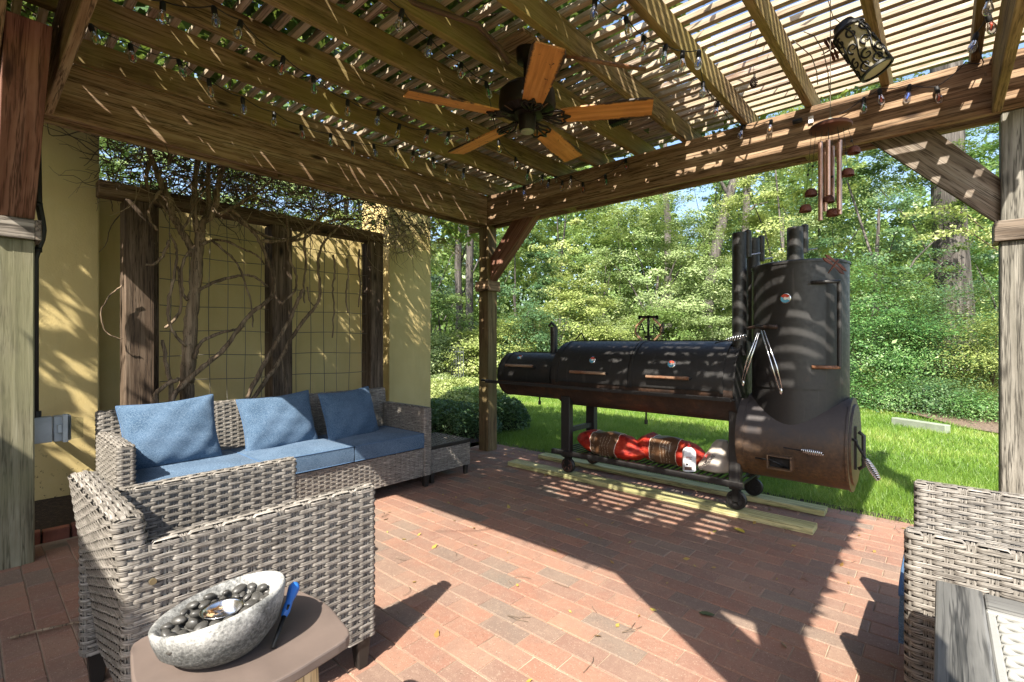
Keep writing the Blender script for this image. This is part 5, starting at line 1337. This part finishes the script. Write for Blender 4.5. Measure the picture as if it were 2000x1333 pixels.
def tree(name, label, px, f, top, wpx, mat, n, size_, base_z=0.0, low=.25, K=60, group='trees in the woods behind the lawn', tr=.12, tpx=None, bark='bark_grey', trunk=True, spread=.42, seed=None, depth=1.0, cat='tree'):
    size = size_*.62; n = int(n*2.1); K = int(K*1.3)
    seed = seed if seed is not None else int(px*7+f*13); rng = np.random.default_rng(seed)
    b = atF(px, 666, f); zt = 1.2+(666-top)/F*f; W = wpx/2/F*f; H = zt-base_z
    c = (0, 0, base_z+H*(low+(1-low)/2)); rad = (W*.95, W*.95*depth, H*(1-low)/2*.98)
    t = thing(name, label, cat, (b.x, b.y, 0), 0, group)
    P, C, base = cluster_points(rng, n, c, rad, K, spread*.74*max(.6, W*.30))
    P[:, 2] = np.maximum(P[:, 2], .05)
    me = np_mesh('crown', leaf_cards(P, size, rng, .35, .55, base), 4, mat); link(bpy.data.objects.new('crown', me), t)
    if trunk:
        T = trunk_mb((0, 0, -.1), (rng.uniform(-.3, .3), 0, base_z+H*.55), tr*.8, tr*.3, seed); mb = MB(); mb.tube(T[0], T[1], 10, False)
        to = mb.build('trunk', M[bark], t, smooth=True)
        for i in range(min(4, K)):
            q = Vector(C[i]); s = T[0][max(1, min(8, int(9*max(.15, min(.9, (q.z-.3)/max(.1, H*.86)*.75)))))]
            m = s.lerp(q, .5)+Vector((0, 0, .12*(q-s).length)); MB().tube([s, m, q], [tr*.35, tr*.22, tr*.08], 6, False).build('limb', M[bark], t, smooth=True)
    return t
dk, md, pl, yl, bl = M['leaf_dark'], M['leaf_mid'], M['leaf_pale'], M['leaf_yellow'], M['leaf_blue']
# far woods, read as one mass
rng = np.random.default_rng(3)
N = 90000; ppx = rng.uniform(780, 2060, N); ff = rng.uniform(30, 44, N); hh = np.minimum(rng.uniform(0, 1, N)**1.25*(12.5+2.6*np.sin(ppx*.013)+2.2*np.sin(ppx*.05)), 17)
a = (ppx-1000)/F; X = ff*(a*CS-SN); Y = ff*(a*SN+CS); P = np.stack([X, Y, hh], 1)
o = bpy.data.objects.new('far_woods', np_mesh('far_woods', leaf_cards(P, .40, rng), 4, md)); link(o); tag(o, 'dark mass of far woods seen between the nearer trees', 'woods', kind='stuff')
T_ = [  # name, label, px, f, top, wpx, mat, n, size, base, low, K
 ('pine_tree', 'tall dark pine seen between the yellow wall and the corner post', 897, 19, 150, 330, bl, 9000, .15, 0, .42, 46),
 ('pine_tree', 'young light green pine behind the wall end, left of the corner post', 862, 15, 560, 120, md, 5500, .10, 0, .05, 34),
 ('tree', 'blue green tree in the distance behind the young pine', 842, 24, 330, 230, bl, 7000, .17, 0, .15, 50),
 ('shrub_bush', 'yellow bush at the mulch edge directly left of the corner post', 918, 13.2, 640, 100, yl, 5200, .09, 0, .02, 34),
 ('tree', 'dark green conifer just right of the corner post', 1015, 17, 420, 190, dk, 9500, .12, 0, .08, 60),
 ('tree', 'tall yellow green tree behind the corner post brace', 1095, 22, 270, 230, yl, 9000, .15, 0, .28, 60),
 ('shrub_bush', 'bright yellow green bush rising above the small end barrel of the smoker', 1125, 14.5, 535, 150, yl, 9000, .10, 0, .02, 46),
 ('tree', 'olive green tree between the yellow bush and the pale oak', 1175, 19, 400, 150, md, 8500, .12, 0, .10, 50),
 ('oak_tree', 'broad pale green oak above the middle of the smoker barrel', 1275, 17, 360, 270, pl, 17000, .11, 0, .06, 95),
 ('tree', 'pale grey green tree just left of the smoker chimneys', 1375, 15.5, 480, 150, pl, 9500, .10, 0, .04, 55),
 ('tree', 'tall thin dark tree behind the pale oak with sky showing through', 1390, 27, 230, 250, dk, 6500, .18, 0, .35, 60),
 ('tree', 'bright light green tree behind the upright cabinet of the smoker', 1530, 17.5, 170, 270, yl, 17000, .12, 0, .16, 90),
 ('tree', 'pale tree rising over the wind chime', 1600, 23, 100, 290, pl, 12000, .15, 0, .30, 80),
 ('oak_tree', 'large dense green tree right of the wind chime', 1700, 13.2, 130, 300, dk, 19000, .10, 0, .04, 120),
 ('oak_tree', 'dark green tree behind the big pine trunk at the right', 1850, 17, 90, 330, dk, 14000, .13, 0, .06, 90),
 ('tree', 'leafy green tree at the right edge behind the right post', 1975, 13.0, 150, 210, M['leaf_deep'], 12000, .10, 0, .06, 80),
 ('tree', 'mid green tree filling the gap left of the corner post far behind', 960, 27, 300, 230, md, 7500, .19, 0, .10, 55),
 ('tree', 'far green tree whose top shows under the middle of the back beam', 1210, 30, 300, 260, md, 8000, .19, 0, .10, 70),
 ('tree', 'far tree behind the chimneys of the smoker', 1460, 26, 250, 200, md, 6500, .16, 0, .10, 50),
 ('tree', 'tree beyond the yellow wall behind the vine, left one', 150, 9.5, -150, 420, md, 12000, .11, 0, .12, 70),
 ('tree', 'tree beyond the yellow wall behind the vine, middle one', 420, 10.5, -60, 460, pl, 15000, .12, 0, .12, 80),
 ('tree', 'tree beyond the yellow wall behind the vine, right one', 680, 12.5, 60, 460, yl, 15000, .13, 0, .12, 80),
]
for i, (nm, lb, px, f, top, w, mat, n, sz, bz, low, K) in enumerate(T_):
    tree(nm, lb, px, f, top, w, mat, n, sz, bz, low, K, seed=100+i, cat='bush' if 'bush' in nm else 'tree', tr=.05 if 'bush' in nm else .11,
         bark='bark_grey', group='bushes at the edge of the woods' if 'bush' in nm else 'trees in the woods behind the lawn')
# unseen tree added over the wall: its leaves dapple the near pier
def overhang():
    rng = np.random.default_rng(91); t = thing('added_dapple_tree', 'unseen leafy tree added over the near end of the yellow wall to dapple its pier', 'tree', (-6.6, -1.4, 0))
    P, C, _b = cluster_points(rng, 6500, (1.9, .2, 3.75), (1.25, 2.1, .55), 60, .22, .1); me = np_mesh('crown', leaf_cards(P, .10, rng), 4, md); link(bpy.data.objects.new('crown', me), t)
    MB().tube([(0,0,-.1),(.1,.05,1.5),(.5,.1,2.8),(1.4,.2,3.5),(2.4,.3,3.8)], [.16,.13,.10,.06,.02], 10).build('trunk', M['bark_grey'], t, smooth=True)
overhang()
B_ = [ # low hedge of the wood edge
 ('feathery green bush at the lawn edge right of the firebox', 1690, 9.7, 500, 230, M['leaf_deep'], 16000, .055, 80),
 ('light green arching bush in the middle of the right hand wood edge', 1795, 9.2, 600, 200, M['leaf_deep'], 12000, .05, 70),
 ('deep green bush under the big pine trunk', 1850, 9.6, 540, 260, dk, 15000, .055, 80),
 ('sunlit yellowish bush leaning in at the right edge of the lawn', 1940, 8.1, 610, 120, yl, 8000, .05, 46),
 ('small leafy shrub at the mulch edge right of the firebox', 1730, 8.6, 735, 110, M['leaf_deep'], 4500, .045, 40),
 ('low dark fern like shrub at the mulch edge behind the kerb', 1830, 8.1, 745, 130, dk, 5000, .045, 40),
 ('low yellowish shrub at the foot of the right post', 1915, 7.4, 770, 110, M['leaf_deep'], 4500, .04, 40),
 ('dark bush behind the firebox', 1620, 13, 560, 150, dk, 8000, .08, 50),
 ('low bush behind the chimneys at the wood edge', 1500, 15, 560, 170, md, 7500, .09, 50),
 ('low leafy bush behind the right half of the long barrel', 1400, 14.5, 590, 150, pl, 7000, .08, 46),
 ('low leafy bush behind the steel letters', 1290, 15, 600, 160, md, 7000, .085, 46),
 ('low leafy bush behind the left half of the long barrel', 1180, 14.5, 610, 150, yl, 7000, .08, 46),
 ('low dark bush beside the corner post on its right', 1040, 13.5, 590, 140, dk, 7000, .08, 46),
 ('pale bush at the foot of the fence left of the corner post', 855, 13.8, 640, 90, pl, 5000, .08, 40),
 ('yellow bush right of the corner post above the mulch', 985, 13, 625, 110, yl, 6000, .08, 40)]
for i, (lb, px, f, top, w, mat, n, sz, K) in enumerate(B_):
    tree('shrub_bush', lb, px, f, top, w, mat, n, sz, 0, .0, K, group='bushes at the edge of the woods', tr=.03, seed=300+i, cat='bush', spread=.5, bark='twig')
# bare trunks
def bare_trunk(name, label, pts, f, r0, r1, limbs=()):
    b = atF(pts[0][0], pts[0][1], f); t = thing(name, label, 'tree trunk', (b.x, b.y, 0), 0, 'bare trunks in the woods'); o0 = Vector((b.x, b.y, 0))
    P = [atF(x, y, f)-o0 for x, y in pts]; P[0].z = -.1; R = [r0+(r1-r0)*i/(len(P)-1) for i in range(len(P))]; R[0] *= 1.25
    MB().tube(P, R, 14, False).build('trunk', M['bark_grey'], t, smooth=True)
    for l in limbs: MB().tube([atF(x, y, f)-o0 for x, y in l], [r1*.6, r1*.35, r1*.15][:len(l)], 7, False).build('limb', M['bark_grey'], t, smooth=True)
bare_trunk('bare_trunk', 'thick grey pine trunk wrapped in branches right of the wind chime', [(1868,760),(1866,600),(1856,480),(1852,380),(1850,200),(1846,60)], 13, .40, .33)
bare_trunk('bare_trunk', 'grey trunk leaning right against the sky behind the chimneys', [(1372,690),(1385,560),(1402,470),(1425,380),(1440,330),(1460,240)], 24, .30, .17, [[(1425,385),(1400,340),(1385,290)],[(1436,345),(1450,348),(1455,352)]])
bare_trunk('bare_trunk', 'straight scaly pine trunk beside the leaning grey one', [(1450,690),(1452,560),(1457,430),(1460,340),(1463,200)], 24, .20, .15, [[(1458,420),(1475,400),(1500,395)]])
bare_trunk('bare_trunk', 'pale slim trunk above the middle of the long barrel', [(1303,690),(1305,520),(1304,430),(1300,380),(1297,250)], 22, .17, .12)
bare_trunk('bare_trunk', 'dark pine trunk left of the corner post, the left one of a pair', [(897,700),(897,600),(894,520),(896,460),(899,300)], 18.5, .14, .12)
bare_trunk('bare_trunk', 'dark pine trunk left of the corner post, the right one of a pair', [(919,700),(917,600),(917,520),(919,460),(921,300)], 18, .15, .13)
for k, l in enumerate((((1945,470),(1890,420),(1850,405),(1760,425)), ((1950,490),(1890,450),(1840,455),(1790,470)), ((1950,760),(1900,770),(1870,780),(1850,795)), ((1790,800),(1760,770),(1720,740),(1690,715)))):
    br = MB().tube([atF(x, y, 9.0) for x, y in l], [.012,.010,.007,.003], 6, False).build('branch', M['twig'], None, smooth=True)
    tag(br, ['long thin arching branch crossing the pine trunk, uppermost', 'long thin arching branch crossing the pine trunk, second from top', 'bare tan branch hanging low at the right wood edge', 'thin leafy shoot rising from the mulch right of the firebox'][k], 'branch')
    rng = np.random.default_rng(50+k); A = np.array([atF(x, y, 9.0) for x, y in l]); n = 420
    i = rng.integers(0, 3, n); t = rng.uniform(0, 1, n)[:, None]; P = A[i]*(1-t)+A[i+1]*t+rng.normal(size=(n, 3))*np.array([.07, .07, .05])
    lo = bpy.data.objects.new('leaves', np_mesh('leaves', leaf_cards(P, .055, rng), 4, yl)); link(lo, br); lo['kind'] = 'stuff'
M['fencegrey'] = simple('dark_fence_paint', (.10,.11,.11), .5)
fe = thing('metal_fence', 'grey metal picket fence half hidden in the bushes left of the corner post', 'fence')
a = atF(846, 700, 14.0); b = atF(905, 700, 12.4); a.z = b.z = 0; d = b-a; n = 15
for k in range(n):
    q = a+d*k/(n-1); MB().box((q.x-.008, q.y-.008, 0), (q.x+.008, q.y+.008, 1.05)).build('picket', M['fencegrey'], fe)
for z in (.15, .92): MB().beam(a+Vector((0,0,z)), b+Vector((0,0,z)), .02, .03).build('rail', M['fencegrey'], fe)
# clipped shrubs and ground cover beds at the left of the lawn
def mound(label, x, y, rx, ry, h, mat, n, size, seed, group='low shrubs beside the lawn'):
    rng = np.random.default_rng(seed); d = rng.normal(size=(n, 3)); d[:, 2] = np.abs(d[:, 2]); d /= np.linalg.norm(d, axis=1)[:, None]
    r = rng.uniform(.72, 1.0, n)**.6; ang = np.arctan2(d[:, 1], d[:, 0]); w = 1+.10*np.sin(3*ang+seed)+.07*np.sin(7*ang+seed*2)
    P = np.stack([d[:, 0]*rx*r*w, d[:, 1]*ry*r*w, np.sqrt(d[:, 2])*h*r*(1+.08*np.sin(5*ang+seed))], 1)
    t = thing('low_shrub', label, 'shrub', (x, y, 0), 0, group)
    mb = MB(); mb.lathe([(.78, 0), (.76, .3), (.6, .6), (.3, .8), (.01, .86)], 20); mb.v = [(vx*rx, vy*ry, vz*h) for vx, vy, vz in mb.v]
    mb.build('stems', simple('shrub_inside', (.02,.03,.012), .9) if 'shrub_inside' not in bpy.data.materials else bpy.data.materials['shrub_inside'], t, smooth=True)
    link(bpy.data.objects.new('foliage', np_mesh('foliage', leaf_cards(P, size, rng, .6), 4, mat)), t)
q = onZ(905, 850); mound('dark clipped shrub behind the wicker side table, left of the corner post', q.x, q.y, .48, .46, .40, dk, 9000, .030, 1)
q = onZ(985, 838); mound('dark clipped shrub showing right of the corner post', q.x, q.y, .36, .36, .42, dk, 8000, .030, 2)
q = onZ(838, 835); mound('dark clipped shrub against the end of the yellow wall', q.x-.2, q.y+.3, .42, .42, .34, dk, 7000, .032, 3)
for i, (px, py, rx, h, mt) in enumerate(((870,800,.75,.34,yl),(925,795,.7,.36,md),(860,775,.9,.36,yl),(915,768,.9,.34,yl),(875,752,1.0,.34,pl),(850,820,.5,.3,md))):
    q = onZ(px, py); mound(['golden low shrub nearest the clipped ones','green low shrub just left of the corner post','golden low shrub in the second row by the wall end','golden low shrub in the second row by the corner post','pale low shrub at the back by the mulch','small mid green shrub by the wall end'][i], q.x, q.y, rx, rx*.7, h, mt, 7000, .040, 10+i)
# pine straw under the trees and the far lawn edge
def strip(name, pts, w, z, mat):
    mb = MB(); P = [onZ(x, y) for x, y in pts]
    for i, p in enumerate(P):
        d = (P[min(i+1, len(P)-1)]-P[max(i-1, 0)]).normalized(); nn = Vector((-d.y, d.x, 0)); 
        if nn.dot(p) < 0: nn = -nn
        for k, s in enumerate(np.linspace(0, 1, 5)): q = p+nn*(w*s); mb.v.append((q.x, q.y, z+.02*sin(i*1.7+k)))
    for i in range(len(P)-1):
        for k in range(4): a = i*5+k; mb.quad(a, a+1, a+6, a+5)
    o = mb.build(name, mat, None, smooth=True); return tag(o, kind='structure')
strip('pine_straw', [(700,762),(842,752),(930,758),(1000,742),(1100,737),(1250,742),(1420,752),(1560,770),(1690,788),(1780,810),(1870,832),(1960,850),(2100,880)], 7.0, .02, M['mulch'])
tag(sheet('soil_strip', -4.4, 4.10, 1.5, 4.27, -.012, M['soil'], 8, .006), kind='structure')
# concrete kerb piece at the wood edge
kb = MB(); A = onZ(1745, 829); B = onZ(1852, 846); A.z = B.z = .045; kb.beam(A, B, .10, .12); tag(kb.build('concrete_kerb', M['kerb'] if 'kerb' in M else simple('green_grey_concrete', (.22,.25,.19), .9, bmp=.3), None, bevel=.01), 'green grey concrete kerb block at the far edge of the lawn', 'kerb')
# grass
rng = np.random.default_rng(8)
def grass(n, x0, x1, y0, y1, h, w, z=-.022, seed=0):
    X = rng.uniform(x0, x1, n); Y = rng.uniform(y0, y1, n); f = -X*SN+Y*CS; r = X*CS+Y*SN
    k = (np.abs(r) < f*1.12) & (f > 1); 
    py = 666+F*1.2/np.maximum(f, .1); px = 1000+F*r/np.maximum(f, .1)
    # stay inside the wood edge
    edge = np.interp(px, [842, 930, 1100, 1420, 1690, 1780, 1960, 2100], [800, 775, 737, 752, 788, 810, 850, 880]); k &= py > edge
    k &= ~((Y > 4.2) & (X < -4.15-(Y-4.2)*1.05))
    k &= ~((Y < 4.27) & (rng.uniform(0, 1, n) < .72))
    X, Y = X[k], Y[k]; n = len(X); a = rng.uniform(0, 2*pi, n); H = h*rng.uniform(.45, 1.25, n)*(1+.35*np.sin(X*3.1+Y)*np.sin(Y*2.3)); ww = w*rng.uniform(.7, 1.3, n)
    V = np.empty((n, 3, 3)); dx, dy = np.cos(a), np.sin(a); lx, ly = rng.normal(0, .45, n)*H, rng.normal(0, .45, n)*H
    V[:, 0] = np.stack([X-dx*ww/2, Y-dy*ww/2, np.full(n, z)], 1); V[:, 1] = np.stack([X+dx*ww/2, Y+dy*ww/2, np.full(n, z)], 1); V[:, 2] = np.stack([X+lx, Y+ly, z+H], 1)
    return V.reshape(-1, 3)
G = np.concatenate([grass(200000, -6.4, 1.2, 4.09, 6.2, .060, .0048), grass(110000, -7, 2, 6.2, 9.5, .060, .008), grass(70000, -10, 2.5, 9.5, 14, .07, .013)])
o = bpy.data.objects.new('grass', np_mesh('grass', G, 3, M['grass'])); link(o); tag(o, 'short green lawn grass beyond the brick patio', 'grass', kind='stuff')

# ================================================================ VINE
vine = thing('climbing_vine', 'old twisting vine with bare stems climbing the trellis and spreading over the pergola roof', 'vine')
XV = -4.2; pxr = .0038
VB = [ # r0px, r1px, dx, points
 (13,9,0,[(362,812),(364,770),(366,740),(370,680),(373,632),(377,590),(384,526),(390,469),(392,447)]),
 (7,4,.02,[(392,452),(398,432),(413,421),(421,400),(425,370),(431,340),(440,300),(446,262),(450,230)]),
 (7,4,-.03,[(381,500),(366,470),(349,442),(338,420),(331,390),(318,366),(305,330),(292,300),(283,262),(270,225)]),
 (6,4,.0,[(386,455),(380,420),(379,380),(383,340),(388,300),(392,250)]),
 (5,3.5,-.06,[(398,428),(408,395),(405,350),(412,310),(418,270),(430,225)]),
 (2.5,1.5,.06,[(350,458),(370,425),(385,395),(415,350)]),
 (5,3,.10,[(325,806),(345,765),(390,722),(430,690),(465,645),(490,611),(518,592),(533,572),(534,538),(521,505),(506,470),(490,448),(470,425),(452,408)]),
 (3.5,2.5,.05,[(381,700),(386,678),(402,662),(430,650),(455,645),(478,637)]),
 (3.5,2,.03,[(388,567),(420,550),(455,541),(480,537),(505,545),(522,560)]),
 (4.5,3.5,.09,[(318,806),(304,782),(308,765),(330,748),(352,740)]),
 (4.5,3,.06,[(334,806),(333,750),(325,712),(317,664)]),
 (5,3.5,.08,[(480,785),(500,742),(520,702),(545,660),(566,625),(580,592),(592,565)]),
 (4.5,2.5,.06,[(488,788),(520,742),(546,704),(575,652),(605,612),(622,588),(625,560),(621,522),(627,482),(642,462),(665,440)]),
 (3,2,.02,[(598,452),(594,480),(597,512),(593,556),(595,592)]),
 (2.6,1.8,.01,[(651,498),(654,530),(650,565),(652,600),(649,660)]),
 (2.6,1.8,.01,[(677,505),(680,535),(676,570),(679,612)]),
 (2.6,1.8,.01,[(703,488),(700,520),(704,560),(700,600)]),
 (3,2,.05,[(362,676),(340,650),(330,620),(331,580),(341,540),(345,500),(342,475),(330,455)]),
 (3,2,.06,[(366,585),(356,565),(356,520),(368,495),(378,488)]),
 (1.3,.8,-.1,[(240,558),(212,580),(198,608),(200,635),(215,655),(240,662)]),
 (3,1.6,.04,[(392,478),(430,468),(470,484),(500,498),(516,516)]),
 (2.6,1.4,.05,[(415,470),(450,500),(470,530),(490,592),(494,640)]),
 (4,2,.06,[(430,418),(470,397),(512,368),(548,338)]),
 (3,2,.08,[(561,420),(562,460),(566,502),(578,540),(575,568),(548,595)]),
 (4,2.5,.06,[(510,472),(560,468),(590,456),(622,430),(655,398),(720,385),(790,400)]),
 (4,2.5,.02,[(440,412),(500,452),(540,466),(575,470),(600,462),(640,432),(700,428)]),
 (3,1.5,.1,[(330,470),(318,500),(302,515),(285,518)]),
 (3,2,-.02,[(322,640),(350,610),(352,560),(347,520)]),
 (3.5,2,.0,[(300,300),(285,340),(290,370),(310,392),(330,420)]),
 (3,2,.03,[(315,372),(296,395),(292,425),(308,450)]),
 (2,1,.02,[(600,560),(606,590),(620,600)]),(2,1.2,.03,[(560,800),(558,750),(550,700)]),
]
for r0, r1, dx, pts in VB:
    P = [onX(x, y, XV+dx) for x, y in pts]
    if pts[0][1] > 780: P[0].z = min(P[0].z, .0) if r0 > 10 else P[0].z
    # Catmull smoothing with small knots
    Q = []; R = []; rr = random.Random(int(pts[0][0])); n = len(P)
    for i in range(n-1):
        p0, p1, p2, p3 = P[max(0, i-1)], P[i], P[i+1], P[min(n-1, i+2)]
        for k in range(5):
            t = k/5; q = .5*((2*p1)+(p2-p0)*t+(2*p0-5*p1+4*p2-p3)*t*t+(3*p1-p0-3*p2+p3)*t*t*t)
            q += Vector((rr.uniform(-1,1), rr.uniform(-1,1), rr.uniform(-1,1)))*.0045; Q.append(q); s = (i+t)/(n-1); R.append((r0+(r1-r0)*s)*pxr*rr.uniform(.88, 1.16))
    Q.append(P[-1]); R.append(r1*pxr*.8)
    if r0 > 10: Q.insert(0, Vector((Q[0].x, Q[0].y-.01, 0))); R.insert(0, R[0]*1.25)
    MB().tube(Q, R, 9 if r0 > 4 else 7, True).build('trunk' if r0 > 10 else 'stem', M['bark'], vine, smooth=True)
rr = random.Random(77); mb = MB()
def wander(p, d, n, step, wob, grav=0):
    pts = [p.copy()]; d = d.normalized()
    for _ in range(n):
        d = (d+Vector((rr.gauss(0, wob), rr.gauss(0, wob), rr.gauss(0, wob)-grav))).normalized(); p = p+d*step; pts.append(p.copy())
    return pts
for k in range(1900):
    y = rr.uniform(.75, 3.5) if k % 3 else max(.7, rr.gauss(1.3, .5)); zt = 2.62 if y < 3 else 2.5
    p = Vector((rr.uniform(-4.95, -4.0), y, rr.uniform(2.34, 2.98)-.08*max(0, y-2.8)))
    d = Vector((rr.gauss(0, .6), rr.gauss(0, 1), rr.gauss(0, .35)))
    n = rr.randint(5, 10); r = rr.choice([.0022, .003, .004, .0055]); mb.tube(wander(p, d, n, rr.uniform(.03, .06), .38, .02), [r*(1-.6*i/n) for i in range(n+1)], 4, False)
for k in range(170):   # sprays hanging over the right pier and in front of the trellis
    y = rr.uniform(2.6, 3.9) if k < 110 else rr.uniform(.7, 2.6); p = Vector((rr.uniform(-4.6, -4.05), y, rr.uniform(2.25, 2.5)))
    d = Vector((rr.uniform(0, .6), rr.uniform(-.2, 1), -.25)); n = rr.randint(6, 11); mb.mi = 1; mb.tube(wander(p, d, n, .05, .25, .09), [.0025*(1-.6*i/n) for i in range(n+1)], 4, False)
M['twig_pale'] = simple('tan_twig', (.34,.26,.16), .9, var=.3, vs_=20); mb.build('twigs', [M['twig'], M['twig_pale']], vine, kind='stuff')
# leaf mass lying on the roof: thick at the left and front, thin and then gone toward the right rear
rng = np.random.default_rng(21)
def roof_density(x, y):
    left = np.clip((-.95-x)/.9, 0, 1); mid = np.clip((.1-x)/1.2, 0, 1)*np.clip((2.9-y)/1.4, 0, 1)*(.03+.26*np.clip((y-1.2)/.6, 0, 1))
    front = np.clip((.33-y)/.2, 0, 1)*1.6*np.clip((x+2.75)/.5, .35, 1); right = np.clip((x-.02)/.12, 0, 1)*np.clip((1.75-y)/.3, 0, 1)*1.6
    clump = .62+.60*np.sin(x*5.1+y*2.2)*np.sin(y*4.3-x*1.7)+.35*np.sin(x*11+1)*np.sin(y*9+2)
    d = np.maximum.reduce([left*np.where(x < -3.2, .46, .78)*(.45+.55*clump), mid*clump, front, right]); return np.clip(d, 0, 2)
N = 95000; X = rng.uniform(-4.9, .62, N); Y = rng.uniform(-.3, 4.25, N); D = roof_density(X, Y); k = rng.uniform(0, 1.6, N) < D; X, Y = X[k], Y[k]
Z = 2.975+np.abs(rng.normal(0, .10, len(X)))+.02
P = np.stack([X, Y, Z], 1)
lo = bpy.data.objects.new('roof_leaves', np_mesh('roof_leaves', leaf_cards(P, .085, rng, 1.2), 4, M['leaf_vine'])); link(lo, vine); lo['kind'] = 'stuff'
mb = MB()
for k in range(150):
    x = rr.uniform(-4.4, -.6); p = Vector((x, rr.uniform(-.3, 3.8), rr.uniform(2.975, 3.06))); n = 9
    pts = wander(p, Vector((rr.gauss(0, 1), rr.gauss(0, 1), 0)), n, .10, .25); pts = [Vector((q.x, q.y, max(2.972, min(3.15, q.z)))) for q in pts]; mb.tube(pts, [.008*(1-.7*i/n) for i in range(n+1)], 5, False)
mb.build('roof_stems', M['bark'], vine, smooth=True, kind='stuff')
# leaves hanging at the far eave, bright against the trees
def spray(nn, pts, sd, size, name='hanging_leaves'):
    rng = np.random.default_rng(sd); A = np.array([tuple(p) for p in pts]); i = rng.integers(0, len(A), nn); P = A[i]+rng.normal(size=(nn, 3))*np.array(sp_)
    lo = bpy.data.objects.new(name, np_mesh(name, leaf_cards(P, size, rng, .1), 4, M['leaf_bright'])); link(lo, vine); lo['kind'] = 'stuff'
MV = M['leaf_bright']; sp_ = (.16, .10, .07); spray(260, [onY(x, y, 4.15) for x, y in ((860,432),(880,440),(900,445),(850,450),(885,462),(915,450))], 1, .075)
sp_ = (.10, .05, .03); spray(150, [(-.55,4.02,2.86),(-.35,4.05,2.85),(-.95,4.05,2.84),(-1.15,4.05,2.86),(-1.4,4.0,2.84)], 2, .06)
# leaves caught in the tangle behind the twigs
N = 900; P = np.stack([rng.uniform(-5.3, -4.5, N), rng.uniform(.9, 3.4, N), rng.uniform(2.45, 3.0, N)], 1)
lo = bpy.data.objects.new('tangle_leaves', np_mesh('tangle_leaves', leaf_cards(P, .05, rng, .1), 4, M['leaf_vine'])); link(lo, vine); lo['kind'] = 'stuff'

# ================================================================ LITTER ON THE PAVERS
rng = np.random.default_rng(5); N = 190; X = rng.uniform(-3.6, .1, N); Y = rng.uniform(1.0, 4.1, N); k = rng.uniform(0, 1, N) < np.clip((Y-.4)/2.6, .12, 1)
X, Y = X[k], Y[k]; P = np.stack([X, Y, np.full(len(X), .008)], 1)
o = bpy.data.objects.new('leaf_litter', np_mesh('leaf_litter', leaf_cards(P, .026, rng, 2.5, .6), 4, M['deadleaf'])); link(o); tag(o, 'small dry leaves and bits scattered over the brick patio', 'leaf litter', kind='stuff')
mb = MB(); rr = random.Random(31)
for k in range(70):
    p = Vector((rr.uniform(-3.3, -.2), rr.uniform(1.15, 4.0), .006)); pts = wander(p, Vector((rr.gauss(0, 1), rr.gauss(0, 1), 0)), 5, rr.uniform(.008, .022), .22); mb.tube([Vector((q.x, q.y, .006+abs(q.z-.006)*.15)) for q in pts], .0011, 4, False)
for (x, y), sd in (((991,1202),0),((1215,1235),1),((745,1010),2),((905,985),3),((1030,975),4)):
    c = onZ(x, y, .006)
    for j in range(2): a = .9*sd+.35*j; mb.tube([c, c+Vector((.05*cos(a), .05*sin(a), .004)), c+Vector((.10*cos(a+.25), .10*sin(a+.25), 0))], .0012, 4, False)
tag(mb.build('pine_needles', M['twig'], None), 'thin brown pine needles and twigs scattered over the brick patio', 'twigs', kind='stuff')
def big_leaf(px, py, s, mat, lab, rz):
    c = onZ(px, py, .004); mb = MB(); out = [(-1,0,0),(-.6,.35,.12),(0,.5,.16),(.6,.3,.10),(1,0,.02),(.6,-.3,.10),(0,-.5,.16),(-.6,-.35,.12)]
    n0 = mb.pts([(0,0,.03*s)]+[(x*s, y*s, z*s*.6+.002) for x, y, z in out])
    for i in range(8): mb.f.append((n0, n0+1+i, n0+1+(i+1) % 8)); mb.m.append(0)
    o = mb.build('fallen_leaf', mat, None); o.location = c; o.rotation_euler = (0, 0, rz); tag(o, lab, 'leaf')
big_leaf(1444, 1036, .045, simple('yellow_leaf', (.55,.42,.06), .6), 'yellow fallen leaf on the pavers in front of the right caster', 2.6)
big_leaf(1381, 1200, .035, simple('green_leaf', (.06,.08,.03), .6), 'dark green fallen leaf near the lit triangle of pavers', .4)
big_leaf(858, 905, .03, simple('tan_leaf', (.5,.36,.14), .7), 'tan fallen leaf on the pavers right of the wicker side table', 1.1)
st_ = MB().tube([onZ(20, 1246, .012), onZ(70, 1233, .016), onZ(120, 1222, .014), onZ(150, 1215, .016), onZ(180, 1220, .010)], [.006,.0055,.005,.004,.002], 7).build('stick', M['bark'], None, smooth=True)
tag(st_, 'thin grey stick lying on the pavers beside the left armchair', 'stick')
# ---------------------------------------------------------------- put every empty at the foot of its thing
bpy.context.view_layer.update()
for r in [o for o in scene.objects if o.type == 'EMPTY' and o.parent is None and o.location.length < 1e-6]:
    lo = [1e9]*3; hi = [-1e9]*3
    for c in r.children:
        if c.type != 'MESH' or not c.data.vertices: continue
        for q in c.bound_box:
            w = c.matrix_world @ Vector(q)
            for i in range(3): lo[i] = min(lo[i], w[i]); hi[i] = max(hi[i], w[i])
    b = Vector(((lo[0]+hi[0])/2, (lo[1]+hi[1])/2, lo[2])); r.location = b
    for c in r.children: c.location = c.location-b
